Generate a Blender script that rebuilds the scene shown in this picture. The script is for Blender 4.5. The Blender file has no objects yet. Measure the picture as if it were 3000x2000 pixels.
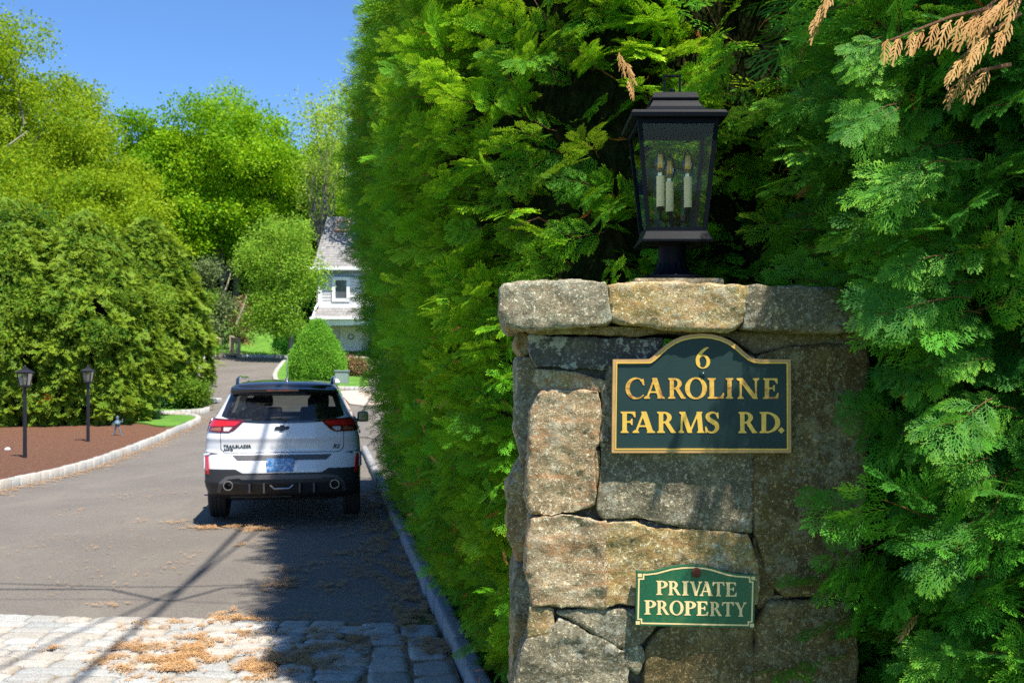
import bpy, bmesh, math, random
import numpy as np
from mathutils import Vector, Matrix, noise as mnoise

R = math.radians
scene = bpy.context.scene
COL = scene.collection

# ------------------------------------------------------------------ camera, sky, sun, exposure
CAM_H = 1.87
FPX = 3000.0
HZ = 1065.0
cam_d = bpy.data.cameras.new("camera")
cam = bpy.data.objects.new("camera", cam_d)
COL.objects.link(cam)
cam.location = (0, 0, CAM_H)
cam.rotation_euler = (R(90), 0, 0)
cam_d.sensor_width = 36.0
cam_d.lens = 36.0
cam_d.shift_y = (HZ - 1000.0) / 3000.0
cam_d.clip_start = 0.05
cam_d.clip_end = 2000.0
cam_d.dof.use_dof = True
cam_d.dof.focus_distance = 2.85
cam_d.dof.aperture_fstop = 10.0
scene.camera = cam

SUNV = Vector((0.27, -0.38, 1.0)).normalized()
sun_el = math.asin(SUNV.z)
sun_az = math.atan2(SUNV.x, SUNV.y)
world = bpy.data.worlds.new("World")
scene.world = world
world.use_nodes = True
wn = world.node_tree
for n in list(wn.nodes):
    wn.nodes.remove(n)
w_out = wn.nodes.new("ShaderNodeOutputWorld")
w_bg = wn.nodes.new("ShaderNodeBackground")
w_sky = wn.nodes.new("ShaderNodeTexSky")
w_sky.sky_type = 'NISHITA'
w_sky.sun_disc = False
w_sky.sun_elevation = sun_el
w_sky.sun_rotation = sun_az
w_sky.air_density = 0.8
w_sky.dust_density = 0.0
w_sky.ozone_density = 5.0
w_bg.inputs['Strength'].default_value = 0.09
w_mul = wn.nodes.new("ShaderNodeMix")
w_mul.data_type = 'RGBA'; w_mul.blend_type = 'MULTIPLY'; w_mul.inputs[0].default_value = 1.0
w_mul.inputs[7].default_value = (0.78, 0.98, 1.14, 1)   # the deep blue of the day
wn.links.new(w_sky.outputs[0], w_mul.inputs[6])
wn.links.new(w_mul.outputs[2], w_bg.inputs[0])
wn.links.new(w_bg.outputs[0], w_out.inputs[0])

sun_d = bpy.data.lights.new("sun", 'SUN')
sun_d.energy = 4.5
sun_d.angle = R(0.53)
sun_d.color = (1.0, 0.94, 0.84)
sun = bpy.data.objects.new("sun", sun_d)
COL.objects.link(sun)
sun.rotation_euler = (-SUNV).to_track_quat('-Z', 'Y').to_euler()
sun.location = SUNV * 60

scene.view_settings.view_transform = 'Standard'
scene.view_settings.look = 'None'
scene.view_settings.gamma = 1.0
scene.view_settings.use_curve_mapping = False
scene.view_settings.exposure = 1.14
scene.render.engine = 'CYCLES'
scene.cycles.use_denoising = False
scene.cycles.max_bounces = 8
scene.cycles.diffuse_bounces = 4
scene.cycles.glossy_bounces = 4
scene.cycles.transmission_bounces = 6
scene.cycles.transparent_max_bounces = 12
scene.cycles.caustics_reflective = False
scene.cycles.caustics_refractive = False
scene.cycles.sample_clamp_indirect = 4.0

rng = np.random.default_rng(11)

# ------------------------------------------------------------------ terrain
def _ss(a, b, x):
    t = np.clip((x - a) / (b - a), 0, 1)
    return t * t * (3 - 2 * t)

def gz(x, y):
    """height of the land"""
    return 2.3 * _ss(24, 58, y) + 1.5 * _ss(54.5, 61, y) + 7.0 * _ss(64, 125, y) + 2.5 * _ss(-11, -40, x) * _ss(20, 50, y)

def px(x, y, depth):
    """a point seen at x, y of the 3000 x 2000 photograph, at this distance"""
    return Vector(((x - 1500.0) / FPX * depth, depth, CAM_H + (HZ - y) / FPX * depth))

def gp(x, y):
    """where the ray through this pixel meets the land"""
    d = 2.0
    while d < 400:
        p = px(x, y, d)
        if p.z <= float(gz(p.x, p.y)):
            break
        d += 0.05
    return Vector((p.x, p.y, float(gz(p.x, p.y))))

# ------------------------------------------------------------------ object helpers
def tag(o, label=None, cat=None, group=None, kind=None):
    if label: o['label'] = label
    if cat: o['category'] = cat
    if group: o['group'] = group
    if kind: o['kind'] = kind
    return o

def thing(name, label, cat, loc=(0, 0, 0), group=None, rz=0.0):
    o = bpy.data.objects.new(name, None)
    o.empty_display_size = 0.1
    COL.objects.link(o)
    o.location = loc
    o.rotation_euler = (0, 0, rz)
    return tag(o, label, cat, group)

def link_mesh(name, me, mats, parent=None, smooth=False):
    for m in (mats if isinstance(mats, (list, tuple)) else [mats]):
        me.materials.append(m)
    o = bpy.data.objects.new(name, me)
    COL.objects.link(o)
    if parent is not None:
        o.parent = parent
    if smooth:
        me.polygons.foreach_set('use_smooth', np.ones(len(me.polygons), dtype=bool))
    return o

def np_mesh(name, V, F, tint=None):
    """mesh from numpy arrays, F is n x 4 or n x 3"""
    me = bpy.data.meshes.new(name)
    V = np.ascontiguousarray(V, dtype=np.float32)
    F = np.ascontiguousarray(F, dtype=np.int32)
    n, k = F.shape
    me.vertices.add(len(V)); me.vertices.foreach_set('co', V.ravel())
    me.loops.add(n * k); me.loops.foreach_set('vertex_index', F.ravel())
    me.polygons.add(n)
    me.polygons.foreach_set('loop_start', np.arange(0, n * k, k, dtype=np.int32))
    me.polygons.foreach_set('loop_total', np.full(n, k, dtype=np.int32))
    me.update(calc_edges=True)
    if tint is not None:
        a = me.attributes.new('tint', 'FLOAT_COLOR', 'POINT')
        c = np.ones((len(V), 4), dtype=np.float32)
        c[:, :3] = tint
        a.data.foreach_set('color', c.ravel())
    return me

class MB:
    """collects shapes in one bmesh, then links ONE object"""
    def __init__(self):
        self.bm = bmesh.new()
    def box(self, c, s, rot=None, bevel=0.0, seg=2):
        m = Matrix.Translation(c)
        if rot is not None:
            m = m @ (rot.to_4x4() if hasattr(rot, 'to_4x4') else Matrix.Rotation(rot, 4, 'Z'))
        m = m @ Matrix.Diagonal((s[0], s[1], s[2], 1))
        r = bmesh.ops.create_cube(self.bm, size=1.0, matrix=m)
        if bevel > 0:
            es = list({e for v in r['verts'] for e in v.link_edges})
            bmesh.ops.bevel(self.bm, geom=es, offset=bevel, segments=seg, affect='EDGES', profile=0.6)
        return self
    def bar(self, a, b, w, t=None, up=(0, 0, 1)):
        a, b = Vector(a), Vector(b)
        d = b - a; L = d.length; d.normalize()
        u = Vector(up)
        if abs(d.dot(u)) > 0.98: u = Vector((0, 1, 0))
        s = d.cross(u).normalized(); u2 = s.cross(d)
        m = Matrix((s, d, u2)).transposed().to_4x4()
        m = Matrix.Translation((a + b) / 2) @ m @ Matrix.Diagonal((w, L, t or w, 1))
        bmesh.ops.create_cube(self.bm, size=1.0, matrix=m)
        return self
    def cyl(self, a, b, r0, r1=None, seg=20, caps=True):
        a, b = Vector(a), Vector(b)
        d = b - a
        q = Vector((0, 0, 1)).rotation_difference(d.normalized())
        m = Matrix.Translation((a + b) / 2) @ q.to_matrix().to_4x4()
        bmesh.ops.create_cone(self.bm, cap_ends=caps, segments=seg, radius1=r0, radius2=r0 if r1 is None else r1, depth=d.length, matrix=m)
        return self
    def tube(self, pts, rads, seg=8, caps=True):
        pts = [Vector(p) for p in pts]
        rings = []
        prev = None
        for i, p in enumerate(pts):
            d = (pts[min(i + 1, len(pts) - 1)] - pts[max(i - 1, 0)]).normalized()
            if prev is None:
                u = d.cross(Vector((0, 0, 1)))
                if u.length < 0.05: u = d.cross(Vector((1, 0, 0)))
                u.normalize()
            else:
                u = (prev - d * prev.dot(d)).normalized()
            prev = u
            w = d.cross(u)
            r = rads[i] if hasattr(rads, '__len__') else rads
            rings.append([self.bm.verts.new(p + (u * math.cos(2 * math.pi * k / seg) + w * math.sin(2 * math.pi * k / seg)) * r) for k in range(seg)])
        for a, b in zip(rings[:-1], rings[1:]):
            for k in range(seg):
                self.bm.faces.new((a[k], a[(k + 1) % seg], b[(k + 1) % seg], b[k]))
        if caps:
            try:
                self.bm.faces.new(rings[0][::-1]); self.bm.faces.new(rings[-1])
            except ValueError:
                pass
        return self
    def lathe(self, c, prof, seg=28, flute=0.0, nflute=0, caps=True):
        c = Vector(c)
        rings = []
        for r, z in prof:
            ring = []
            for k in range(seg):
                a = 2 * math.pi * k / seg
                rr = r * (1 + flute * math.cos(a * nflute)) if nflute else r
                ring.append(self.bm.verts.new(c + Vector((rr * math.cos(a), rr * math.sin(a), z))))
            rings.append(ring)
        for a, b in zip(rings[:-1], rings[1:]):
            for k in range(seg):
                self.bm.faces.new((a[k], a[(k + 1) % seg], b[(k + 1) % seg], b[k]))
        if caps and prof[0][0] > 1e-4: self.bm.faces.new(rings[0][::-1])
        if caps and prof[-1][0] > 1e-4: self.bm.faces.new(rings[-1])
        return self
    def frustum(self, c0, h0, c1, h1):
        """square frustum between centre c0 half sizes h0 and c1/h1"""
        vs = []
        for c, h in ((c0, h0), (c1, h1)):
            hx, hy = h if hasattr(h, '__len__') else (h, h)
            for sx, sy in ((-1, -1), (1, -1), (1, 1), (-1, 1)):
                vs.append(self.bm.verts.new((c[0] + sx * hx, c[1] + sy * hy, c[2])))
        for f in ((3, 2, 1, 0), (4, 5, 6, 7), (0, 1, 5, 4), (1, 2, 6, 5), (2, 3, 7, 6), (3, 0, 4, 7)):
            self.bm.faces.new([vs[i] for i in f])
        return self
    def face(self, pts):
        self.bm.faces.new([self.bm.verts.new(p) for p in pts])
        return self
    def build(self, name, mats, parent=None, smooth=False, bevel=0.0):
        if bevel > 0:
            bmesh.ops.bevel(self.bm, geom=[e for e in self.bm.edges if e.is_manifold and e.calc_face_angle(0) > 0.5], offset=bevel, segments=2, affect='EDGES')
        bmesh.ops.recalc_face_normals(self.bm, faces=self.bm.faces)
        me = bpy.data.meshes.new(name)
        self.bm.to_mesh(me)
        self.bm.free()
        o = link_mesh(name, me, mats, parent)
        if smooth:
            me.polygons.foreach_set('use_smooth', np.ones(len(me.polygons), dtype=bool))
            try:
                me.set_sharp_from_angle(angle=R(38))
            except Exception:
                pass
        return o

# ------------------------------------------------------------------ materials
class NT:
    def __init__(self, name):
        self.m = bpy.data.materials.new(name)
        self.m.use_nodes = True
        self.t = self.m.node_tree
        for n in list(self.t.nodes): self.t.nodes.remove(n)
        self.out = self.t.nodes.new('ShaderNodeOutputMaterial')
    def n(self, typ, **kw):
        nd = self.t.nodes.new(typ)
        for k, v in kw.items():
            if k in nd.inputs.keys(): self.set(nd.inputs[k], v)
            else: setattr(nd, k, v)
        return nd
    def set(self, sock, v):
        if hasattr(v, 'links') or isinstance(v, bpy.types.NodeSocket): self.t.links.new(v, sock)
        else:
            if hasattr(sock.default_value, '__len__') and hasattr(v, '__len__') and len(v) == 3 and len(sock.default_value) == 4: v = (*v, 1)
            sock.default_value = v
    def noise(self, scale, detail=4, rough=0.55, co=None, dist=0.0):
        nd = self.n('ShaderNodeTexNoise')
        nd.inputs['Scale'].default_value = scale; nd.inputs['Detail'].default_value = detail
        nd.inputs['Roughness'].default_value = rough; nd.inputs['Distortion'].default_value = dist
        self.t.links.new(co if co is not None else self.co(), nd.inputs['Vector'])
        return nd.outputs['Fac']
    def co(self, kind='Object'):
        if not hasattr(self, '_tc'): self._tc = self.n('ShaderNodeTexCoord')
        return self._tc.outputs[kind]
    def world_co(self):
        if not hasattr(self, '_g'): self._g = self.n('ShaderNodeNewGeometry')
        return self._g.outputs['Position']
    def mapping(self, co, scale=(1, 1, 1), rot=(0, 0, 0)):
        nd = self.n('ShaderNodeMapping')
        nd.inputs['Scale'].default_value = scale; nd.inputs['Rotation'].default_value = rot
        self.t.links.new(co, nd.inputs['Vector'])
        return nd.outputs[0]
    def ramp(self, fac, stops, interp='LINEAR'):
        nd = self.n('ShaderNodeValToRGB')
        cr = nd.color_ramp; cr.interpolation = interp
        while len(cr.elements) < len(stops): cr.elements.new(0.5)
        for e, (p, c) in zip(cr.elements, stops):
            e.position = p
            if not hasattr(c, '__len__'): c = (c, c, c)
            e.color = (*c, 1) if len(c) == 3 else c
        self.t.links.new(fac, nd.inputs[0])
        return nd.outputs[0]
    def mix(self, fac, a, b, mode='MIX'):
        nd = self.n('ShaderNodeMix', data_type='RGBA', blend_type=mode)
        self.set(nd.inputs[0], fac); self.set(nd.inputs[6], a); self.set(nd.inputs[7], b)
        return nd.outputs[2]
    def math(self, op, a, b=0.5, clamp=False):
        nd = self.n('ShaderNodeMath', operation=op, use_clamp=clamp)
        self.set(nd.inputs[0], a); self.set(nd.inputs[1], b)
        return nd.outputs[0]
    def bump(self, h, strength=0.3, dist=0.01, normal=None):
        nd = self.n('ShaderNodeBump')
        nd.inputs['Strength'].default_value = strength; nd.inputs['Distance'].default_value = dist
        self.t.links.new(h, nd.inputs['Height'])
        if normal is not None: self.t.links.new(normal, nd.inputs['Normal'])
        return nd.outputs[0]
    def principled(self, **kw):
        nd = self.n('ShaderNodeBsdfPrincipled')
        for k, v in kw.items():
            self.set(nd.inputs[k.replace('_', ' ')], v)
        return nd
    def done(self, shader):
        self.t.links.new(shader if isinstance(shader, bpy.types.NodeSocket) else shader.outputs[0], self.out.inputs[0])
        return self.m

def simple(name, col, rough=0.5, metal=0.0, var=0.12, vscale=12.0, coat=0.0, bump=0.0, bscale=60.0, spec=0.5):
    t = NT(name)
    f = t.noise(vscale, 5)
    c = t.mix(f, tuple(x * (1 - var) for x in col), tuple(min(1, x * (1 + var)) for x in col))
    p = t.principled(Base_Color=c, Roughness=rough, Metallic=metal)
    p.inputs['Coat Weight'].default_value = coat
    p.inputs['Specular IOR Level'].default_value = spec
    r = t.math('ADD', t.math('MULTIPLY', t.noise(vscale * 4, 3), 0.15), rough - 0.07)
    t.t.links.new(r, p.inputs['Roughness'])
    if bump > 0:
        t.t.links.new(t.bump(t.noise(bscale, 4), bump, 0.004), p.inputs['Normal'])
    return t.done(p)

def foliage_mat(name, dark, mid, tip, wood=(0.16, 0.07, 0.03), trans=0.35, rough=0.6, spec=0.18):
    """tint.r = random per spray, tint.g = 0 base .. 1 tip, tint.b = 1 on twigs"""
    t = NT(name)
    a = t.n('ShaderNodeAttribute', attribute_name='tint')
    sp = t.n('ShaderNodeSeparateColor')
    t.t.links.new(a.outputs['Color'], sp.inputs[0])
    c = t.mix(sp.outputs[0], dark, mid)
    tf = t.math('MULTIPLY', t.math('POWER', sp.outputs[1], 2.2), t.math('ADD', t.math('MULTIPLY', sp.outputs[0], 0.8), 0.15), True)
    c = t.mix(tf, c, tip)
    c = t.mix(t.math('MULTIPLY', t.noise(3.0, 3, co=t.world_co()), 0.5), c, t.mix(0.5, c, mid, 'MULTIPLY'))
    c = t.mix(sp.outputs[2], c, wood)
    p = t.principled(Base_Color=c, Roughness=rough)
    p.inputs['Specular IOR Level'].default_value = spec
    tr = t.n('ShaderNodeBsdfTranslucent')
    t.t.links.new(t.mix(0.35, c, tip), tr.inputs['Color'])
    mx = t.n('ShaderNodeMixShader')
    t.set(mx.inputs[0], t.math('MULTIPLY', t.math('SUBTRACT', 1.0, sp.outputs[2]), trans))
    t.t.links.new(p.outputs[0], mx.inputs[1]); t.t.links.new(tr.outputs[0], mx.inputs[2])
    return t.done(mx.outputs[0])

def bark_mat(name, a, b, scale=6):
    t = NT(name)
    co = t.mapping(t.world_co(), (1, 1, 0.25))
    f = t.noise(scale, 6, 0.65, co)
    c = t.ramp(f, [(0.3, a), (0.7, b)])
    p = t.principled(Base_Color=c, Roughness=0.9)
    t.t.links.new(t.bump(f, 0.6, 0.03), p.inputs['Normal'])
    return t.done(p)

# ------------------------------------------------------------------ flat shapes by marching squares
def sd_poly(P, X, Y):
    P = np.asarray(P, float)
    d = np.full(X.shape, 1e9); s = np.ones(X.shape)
    n = len(P)
    for i in range(n):
        a = P[i]; b = P[i - 1]
        ex, ey = b - a
        wx, wy = X - a[0], Y - a[1]
        t = np.clip((wx * ex + wy * ey) / max(ex * ex + ey * ey, 1e-12), 0, 1)
        dx, dy = wx - ex * t, wy - ey * t
        d = np.minimum(d, dx * dx + dy * dy)
        c1 = Y >= a[1]; c2 = Y < b[1]; c3 = ex * wy > ey * wx
        s = np.where((c1 & c2 & c3) | (~c1 & ~c2 & ~c3), -s, s)
    return s * np.sqrt(d)

def sd_ell(cx, cy, a, b, X, Y):
    return (np.sqrt(((X - cx) / a) ** 2 + ((Y - cy) / b) ** 2) - 1) * min(a, b)

def fill_field(F, xs, ys):
    """triangulates F < 0; returns points (n x 2), faces (lists), iso segments"""
    nx, ny = len(xs), len(ys)
    pts = []; idx = {}
    def corner(i, j):
        k = (i, j)
        if k not in idx:
            idx[k] = len(pts); pts.append((xs[i], ys[j]))
        return idx[k]
    def cut(i0, j0, i1, j1):
        k = (i0, j0, i1, j1) if (i0, j0) < (i1, j1) else (i1, j1, i0, j0)
        if k not in idx:
            fa, fb = F[j0, i0], F[j1, i1]
            t = fa / (fa - fb)
            idx[k] = len(pts)
            pts.append((xs[i0] + (xs[i1] - xs[i0]) * t, ys[j0] + (ys[j1] - ys[j0]) * t))
        return idx[k]
    faces = []; segs = []
    ins = F < 0
    act = ins[:-1, :-1] | ins[1:, :-1] | ins[:-1, 1:] | ins[1:, 1:]
    for j, i in zip(*np.nonzero(act)):
        c = [(i, j), (i + 1, j), (i + 1, j + 1), (i, j + 1)]
        s = [ins[q[1], q[0]] for q in c]
        if all(s):
            faces.append([corner(*q) for q in c]); continue
        poly = []; marks = []
        for k in range(4):
            a, b = c[k], c[(k + 1) % 4]
            if s[k]: poly.append(corner(*a)); marks.append(0)
            if s[k] != s[(k + 1) % 4]:
                poly.append(cut(*a, *b)); marks.append(1)
        if len(poly) >= 3:
            faces.append(poly)
            m = len(poly)
            for k in range(m):
                if marks[k] and marks[(k + 1) % m]:
                    segs.append((poly[k], poly[(k + 1) % m]))
    return np.array(pts) if pts else np.zeros((0, 2)), faces, segs

def panel(name, field, box, step, mapf, mat, parent=None, off=0.0, back=None, smooth=True):
    """field(X, Y) < 0 is material; mapf(u, v, d) -> n x 3; back: offset of the rear edge (gives real thickness)"""
    xs = np.arange(box[0], box[2] + step, step); ys = np.arange(box[1], box[3] + step, step)
    X, Y = np.meshgrid(xs, ys)
    P, faces, segs = fill_field(field(X, Y), xs, ys)
    V = mapf(P[:, 0], P[:, 1], np.full(len(P), off))
    Vl = V.tolist(); fl = list(faces)
    if back is not None and segs:
        n0 = len(Vl)
        used = sorted({i for s in segs for i in s})
        mp = {i: n0 + k for k, i in enumerate(used)}
        mp2 = {i: n0 + len(used) + k for k, i in enumerate(used)}
        U = P[used]
        Vl += mapf(U[:, 0], U[:, 1], np.full(len(U), off)).tolist()
        Vl += mapf(U[:, 0], U[:, 1], np.full(len(U), back)).tolist()
        for a, b in segs:
            fl.append([mp[b], mp[a], mp2[a], mp2[b]])
    me = bpy.data.meshes.new(name)
    me.from_pydata(Vl, [], fl)
    me.update()
    return link_mesh(name, me, mat, parent, smooth)

def lerp(a, b, t): return a + (b - a) * t
# ------------------------------------------------------------------ shared materials
def stone_mat(name, a, b, c, lich=(0.42, 0.44, 0.36), lich_amt=0.5, streak=0.0, grain=1.0):
    t = NT(name)
    w = t.world_co()
    big = t.noise(5.0, 5, 0.6, w, 0.6)
    med = t.noise(24.0, 6, 0.7, w, 0.3)
    fine = t.noise(115.0, 5, 0.75, w)
    fine2 = t.noise(330.0, 2, 0.7, w)
    col = t.ramp(big, [(0.34, a), (0.5, b), (0.64, c)])
    col = t.mix(t.ramp(med, [(0.35, 0.0), (0.62, 0.75)]), col, tuple(x * 0.45 for x in b))
    # crystals: light and dark grains
    col = t.mix(t.ramp(fine, [(0.54, 0.0), (0.66, 0.75 * grain)]), col, tuple(min(1, x * 2.4 + 0.06) for x in c))
    col = t.mix(t.ramp(fine2, [(0.38, 0.7 * grain), (0.5, 0.0)]), col, (0.015, 0.014, 0.011))
    if streak:
        s = t.noise(6.0, 6, 0.6, t.mapping(w, (1.0, 1.0, 5.0), (0, 0.25, 0)), 1.2)
        col = t.mix(t.ramp(s, [(0.5, 0.0), (0.66, streak)]), col, (0.34, 0.14, 0.04))
    ln = t.math('MULTIPLY', t.noise(11.0, 8, 0.78, w), t.math('ADD', t.noise(70.0, 3, 0.6, w), 0.5))
    col = t.mix(t.ramp(ln, [(0.535, 0.0), (0.60, lich_amt)]), col, lich)
    p = t.principled(Base_Color=col, Roughness=0.86)
    h = t.math('ADD', t.math('MULTIPLY', med, 0.8), t.math('MULTIPLY', fine, 0.35))
    t.t.links.new(t.bump(h, 0.9, 0.009), p.inputs['Normal'])
    return t.done(p)

M_ST_TAN = stone_mat('stone_tan', (0.44, 0.31, 0.15), (0.33, 0.23, 0.09), (0.54, 0.40, 0.21), streak=0.5, lich_amt=0.35)
M_ST_BROWN = stone_mat('stone_brown', (0.21, 0.155, 0.06), (0.16, 0.105, 0.028), (0.28, 0.21, 0.09), lich=(0.34, 0.33, 0.22), lich_amt=0.35)
M_ST_GREY = stone_mat('stone_grey', (0.24, 0.205, 0.13), (0.17, 0.145, 0.085), (0.31, 0.265, 0.17), lich_amt=0.35)
M_ST_DARK = stone_mat('stone_dark', (0.055, 0.055, 0.05), (0.08, 0.08, 0.075), (0.13, 0.12, 0.10), lich=(0.36, 0.37, 0.31), lich_amt=0.85)
M_ST_CAP = stone_mat('stone_cap', (0.36, 0.31, 0.215), (0.27, 0.23, 0.14), (0.45, 0.38, 0.26), streak=0.15, lich_amt=0.3)
M_ST_OCHRE = stone_mat('stone_ochre', (0.36, 0.29, 0.17), (0.44, 0.30, 0.09), (0.52, 0.43, 0.27), streak=0.45, lich_amt=0.35)
M_ST_PINK = stone_mat('stone_pink', (0.56, 0.35, 0.19), (0.40, 0.28, 0.14), (0.60, 0.46, 0.28), streak=0.55, lich_amt=0.3)
M_MORTAR = stone_mat('mortar', (0.10, 0.085, 0.06), (0.07, 0.06, 0.04), (0.12, 0.10, 0.07), lich_amt=0.1, grain=0.5)
M_MORTAR_TAN = stone_mat('mortar_tan', (0.26, 0.20, 0.11), (0.21, 0.16, 0.075), (0.33, 0.26, 0.15), lich_amt=0.25, grain=0.7)

M_GREENPAINT = simple('sign_green_black', (0.010, 0.032, 0.030), 0.5, var=0.35, vscale=8, bump=0.15, bscale=220, spec=0.35)
M_GOLD = simple('gilding', (0.78, 0.47, 0.075), 0.42, 0.25, var=0.12, vscale=30)
def worn_gold():
    t = NT('worn_gilding')
    w = t.world_co()
    f = t.noise(38, 5, 0.7, w)
    c = t.ramp(f, [(0.36, (0.30, 0.10, 0.03)), (0.46, (0.62, 0.33, 0.055)), (0.6, (0.80, 0.48, 0.08))])
    return t.done(t.principled(Base_Color=c, Roughness=0.45, Metallic=0.2))
M_GOLDWORN = worn_gold()
M_FRAMETAN = simple('frame_paint', (0.50, 0.29, 0.11), 0.5, 0.1, var=0.25, vscale=25)
def green_wood():
    t = NT('sign_green')
    w = t.world_co()
    f = t.noise(16, 6, 0.7, t.mapping(w, (1, 1, 0.3)))
    c = t.ramp(f, [(0.3, (0.004, 0.075, 0.035)), (0.52, (0.006, 0.10, 0.042)), (0.66, (0.045, 0.12, 0.04))])
    c = t.mix(t.ramp(t.noise(190, 3, 0.6, w), [(0.52, 0.0), (0.7, 0.35)]), c, (0.10, 0.16, 0.09))
    return t.done(t.principled(Base_Color=c, Roughness=0.42))
M_GREENSIGN = green_wood()
M_CREAM = simple('cream_paint', (0.80, 0.60, 0.29), 0.5, var=0.18, vscale=30)
M_RUST = simple('rust', (0.10, 0.028, 0.015), 0.85, 0.2, var=0.5, vscale=140, bump=0.5, bscale=200)
def lantern_metal():
    t = NT('lantern_bronze')
    w = t.world_co()
    f = t.noise(170, 4, 0.7, w)
    c = t.mix(t.noise(9, 4, co=w), (0.0022, 0.0035, 0.0065), (0.004, 0.006, 0.010))
    c = t.mix(t.ramp(f, [(0.63, 0.0), (0.76, 0.25)]), c, (0.12, 0.14, 0.18))
    p = t.principled(Base_Color=c, Roughness=0.5, Metallic=0.0)
    p.inputs['Specular IOR Level'].default_value = 0.08
    t.t.links.new(t.bump(f, 0.25, 0.002), p.inputs['Normal'])
    return t.done(p)
M_LANT = lantern_metal()
def glass_mat(name, col=(1, 1, 1), rough=0.0, ior=1.45, dirt=0.0, refl=1.2):
    """thin pane: mirrors by Fresnel, lets the rest straight through"""
    t = NT(name)
    fr = t.n('ShaderNodeFresnel'); fr.inputs[0].default_value = ior
    g = t.n('ShaderNodeBsdfGlossy'); g.inputs['Roughness'].default_value = rough
    tr = t.n('ShaderNodeBsdfTransparent'); tr.inputs[0].default_value = (*col, 1)
    mx = t.n('ShaderNodeMixShader')
    t.set(mx.inputs[0], t.math('ADD', t.math('MULTIPLY', fr.outputs[0], refl), 0.0, True))
    t.t.links.new(tr.outputs[0], mx.inputs[1]); t.t.links.new(g.outputs[0], mx.inputs[2])
    res = mx.outputs[0]
    if dirt:
        df = t.n('ShaderNodeBsdfDiffuse'); df.inputs[0].default_value = (0.35, 0.36, 0.33, 1)
        m2 = t.n('ShaderNodeMixShader')
        t.set(m2.inputs[0], t.ramp(t.noise(26, 6, 0.7, t.world_co()), [(0.4, dirt * 0.4), (0.75, dirt * 1.6)]))
        t.t.links.new(res, m2.inputs[1]); t.t.links.new(df.outputs[0], m2.inputs[2])
        res = m2.outputs[0]
    return t.done(res)
M_LGLASS = glass_mat('lantern_glass', (0.97, 0.98, 0.97), 0.0, 1.5, 0.0, 0.45)
M_BULB = glass_mat('bulb_glass', (0.98, 0.98, 0.98), 0.0, 1.6, 0.0)
M_CANDLE = simple('candle_sleeve', (0.95, 0.78, 0.42), 0.5, var=0.08, vscale=60)
M_FILA = simple('filament', (1.0, 0.60, 0.06), 0.5, var=0.05)
M_CHROME = simple('socket_metal', (0.6, 0.6, 0.58), 0.25, 0.9)

# ------------------------------------------------------------------ the stone pillar
ZP = 2.70
def zu(u, v, depth=ZP):
    """a point of the pillar's face, read off the enlarged detail"""
    p = px(1440 + u / 1.2853, 780 + v / 1.2853, depth)
    return p.x, p.z

def make_stone(name, poly, y0, depth, mat, parent, vox=0.008, amp=0.006, seed=0, shrink=-0.008, smooth=4, label=None, tilt=0.0):
    P = np.array([zu(u, v, y0) for u, v in poly])
    c = P.mean(0)
    rs = random.Random(seed)
    bm = bmesh.new()
    fr, bk = [], []
    for q in P:
        d = (q - c); L = np.hypot(*d) + 1e-6
        q2 = q - d / L * shrink
        fr.append(bm.verts.new((q2[0], y0 + rs.uniform(-0.004, 0.004) + tilt * (q2[0] - c[0]), q2[1])))
        bk.append(bm.verts.new((q2[0], y0 + depth, q2[1])))
    n = len(P)
    bm.faces.new(fr); bm.faces.new(bk[::-1])
    for i in range(n):
        bm.faces.new((fr[i], bk[i], bk[(i + 1) % n], fr[(i + 1) % n]))
    bmesh.ops.recalc_face_normals(bm, faces=bm.faces)
    bmesh.ops.triangulate(bm, faces=bm.faces)
    me = bpy.data.meshes.new('tmp'); bm.to_mesh(me); bm.free()
    o = bpy.data.objects.new('tmp', me); COL.objects.link(o)
    m = o.modifiers.new('r', 'REMESH'); m.mode = 'VOXEL'; m.voxel_size = vox; m.use_smooth_shade = True
    s = o.modifiers.new('s', 'SMOOTH'); s.iterations = smooth; s.factor = 0.6
    dg = bpy.context.evaluated_depsgraph_get()
    me2 = bpy.data.meshes.new_from_object(o.evaluated_get(dg))
    bpy.data.objects.remove(o); bpy.data.meshes.remove(me)
    N = len(me2.vertices)
    co = np.empty(N * 3, dtype=np.float32); me2.vertices.foreach_get('co', co); co = co.reshape(-1, 3)
    no = np.empty(N * 3, dtype=np.float32); me2.vertex_normals.foreach_get('vector', no); no = no.reshape(-1, 3)
    off = np.empty(N, dtype=np.float32)
    sv = Vector((seed * 3.7, seed * 1.3, 0))
    for i in range(N):
        p = Vector(co[i].tolist())
        a = mnoise.noise(p * 7 + sv)
        b = mnoise.noise(p * 26 + sv)
        r = abs(mnoise.noise(p * 12 + sv * 2))
        e = mnoise.noise(p * 75 + sv)
        off[i] = a * amp * 1.4 + b * amp * 0.6 - r * amp * 1.1 + e * amp * 0.45
    co = co + no * off[:, None]
    me2.vertices.foreach_set('co', co.ravel())
    me2.update()
    me2.materials.clear()
    o = link_mesh(name, me2, mat, parent, True)
    if label: o['label'] = label
    return o

pil_x0, pil_z0 = zu(0, 0)
pillar = thing('stone_pillar', 'fieldstone gate pillar with thick flat capstones, carrying the lantern and both green signs', 'gate pillar', (0.5, 2.95, 0))
pl_loc = Vector((0.5, 2.95, 0))
def at_pillar(o):
    o.location = -pl_loc if o.parent is pillar else o.location
    return o

def pillar_part(o):
    o.location = (-pl_loc.x, -pl_loc.y, -pl_loc.z); return o

core = MB()
core.box((0.495, 2.992, 0.95), (0.84, 0.556, 1.9))
pillar_part(core.build('mortar_core', M_MORTAR, pillar))

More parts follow.
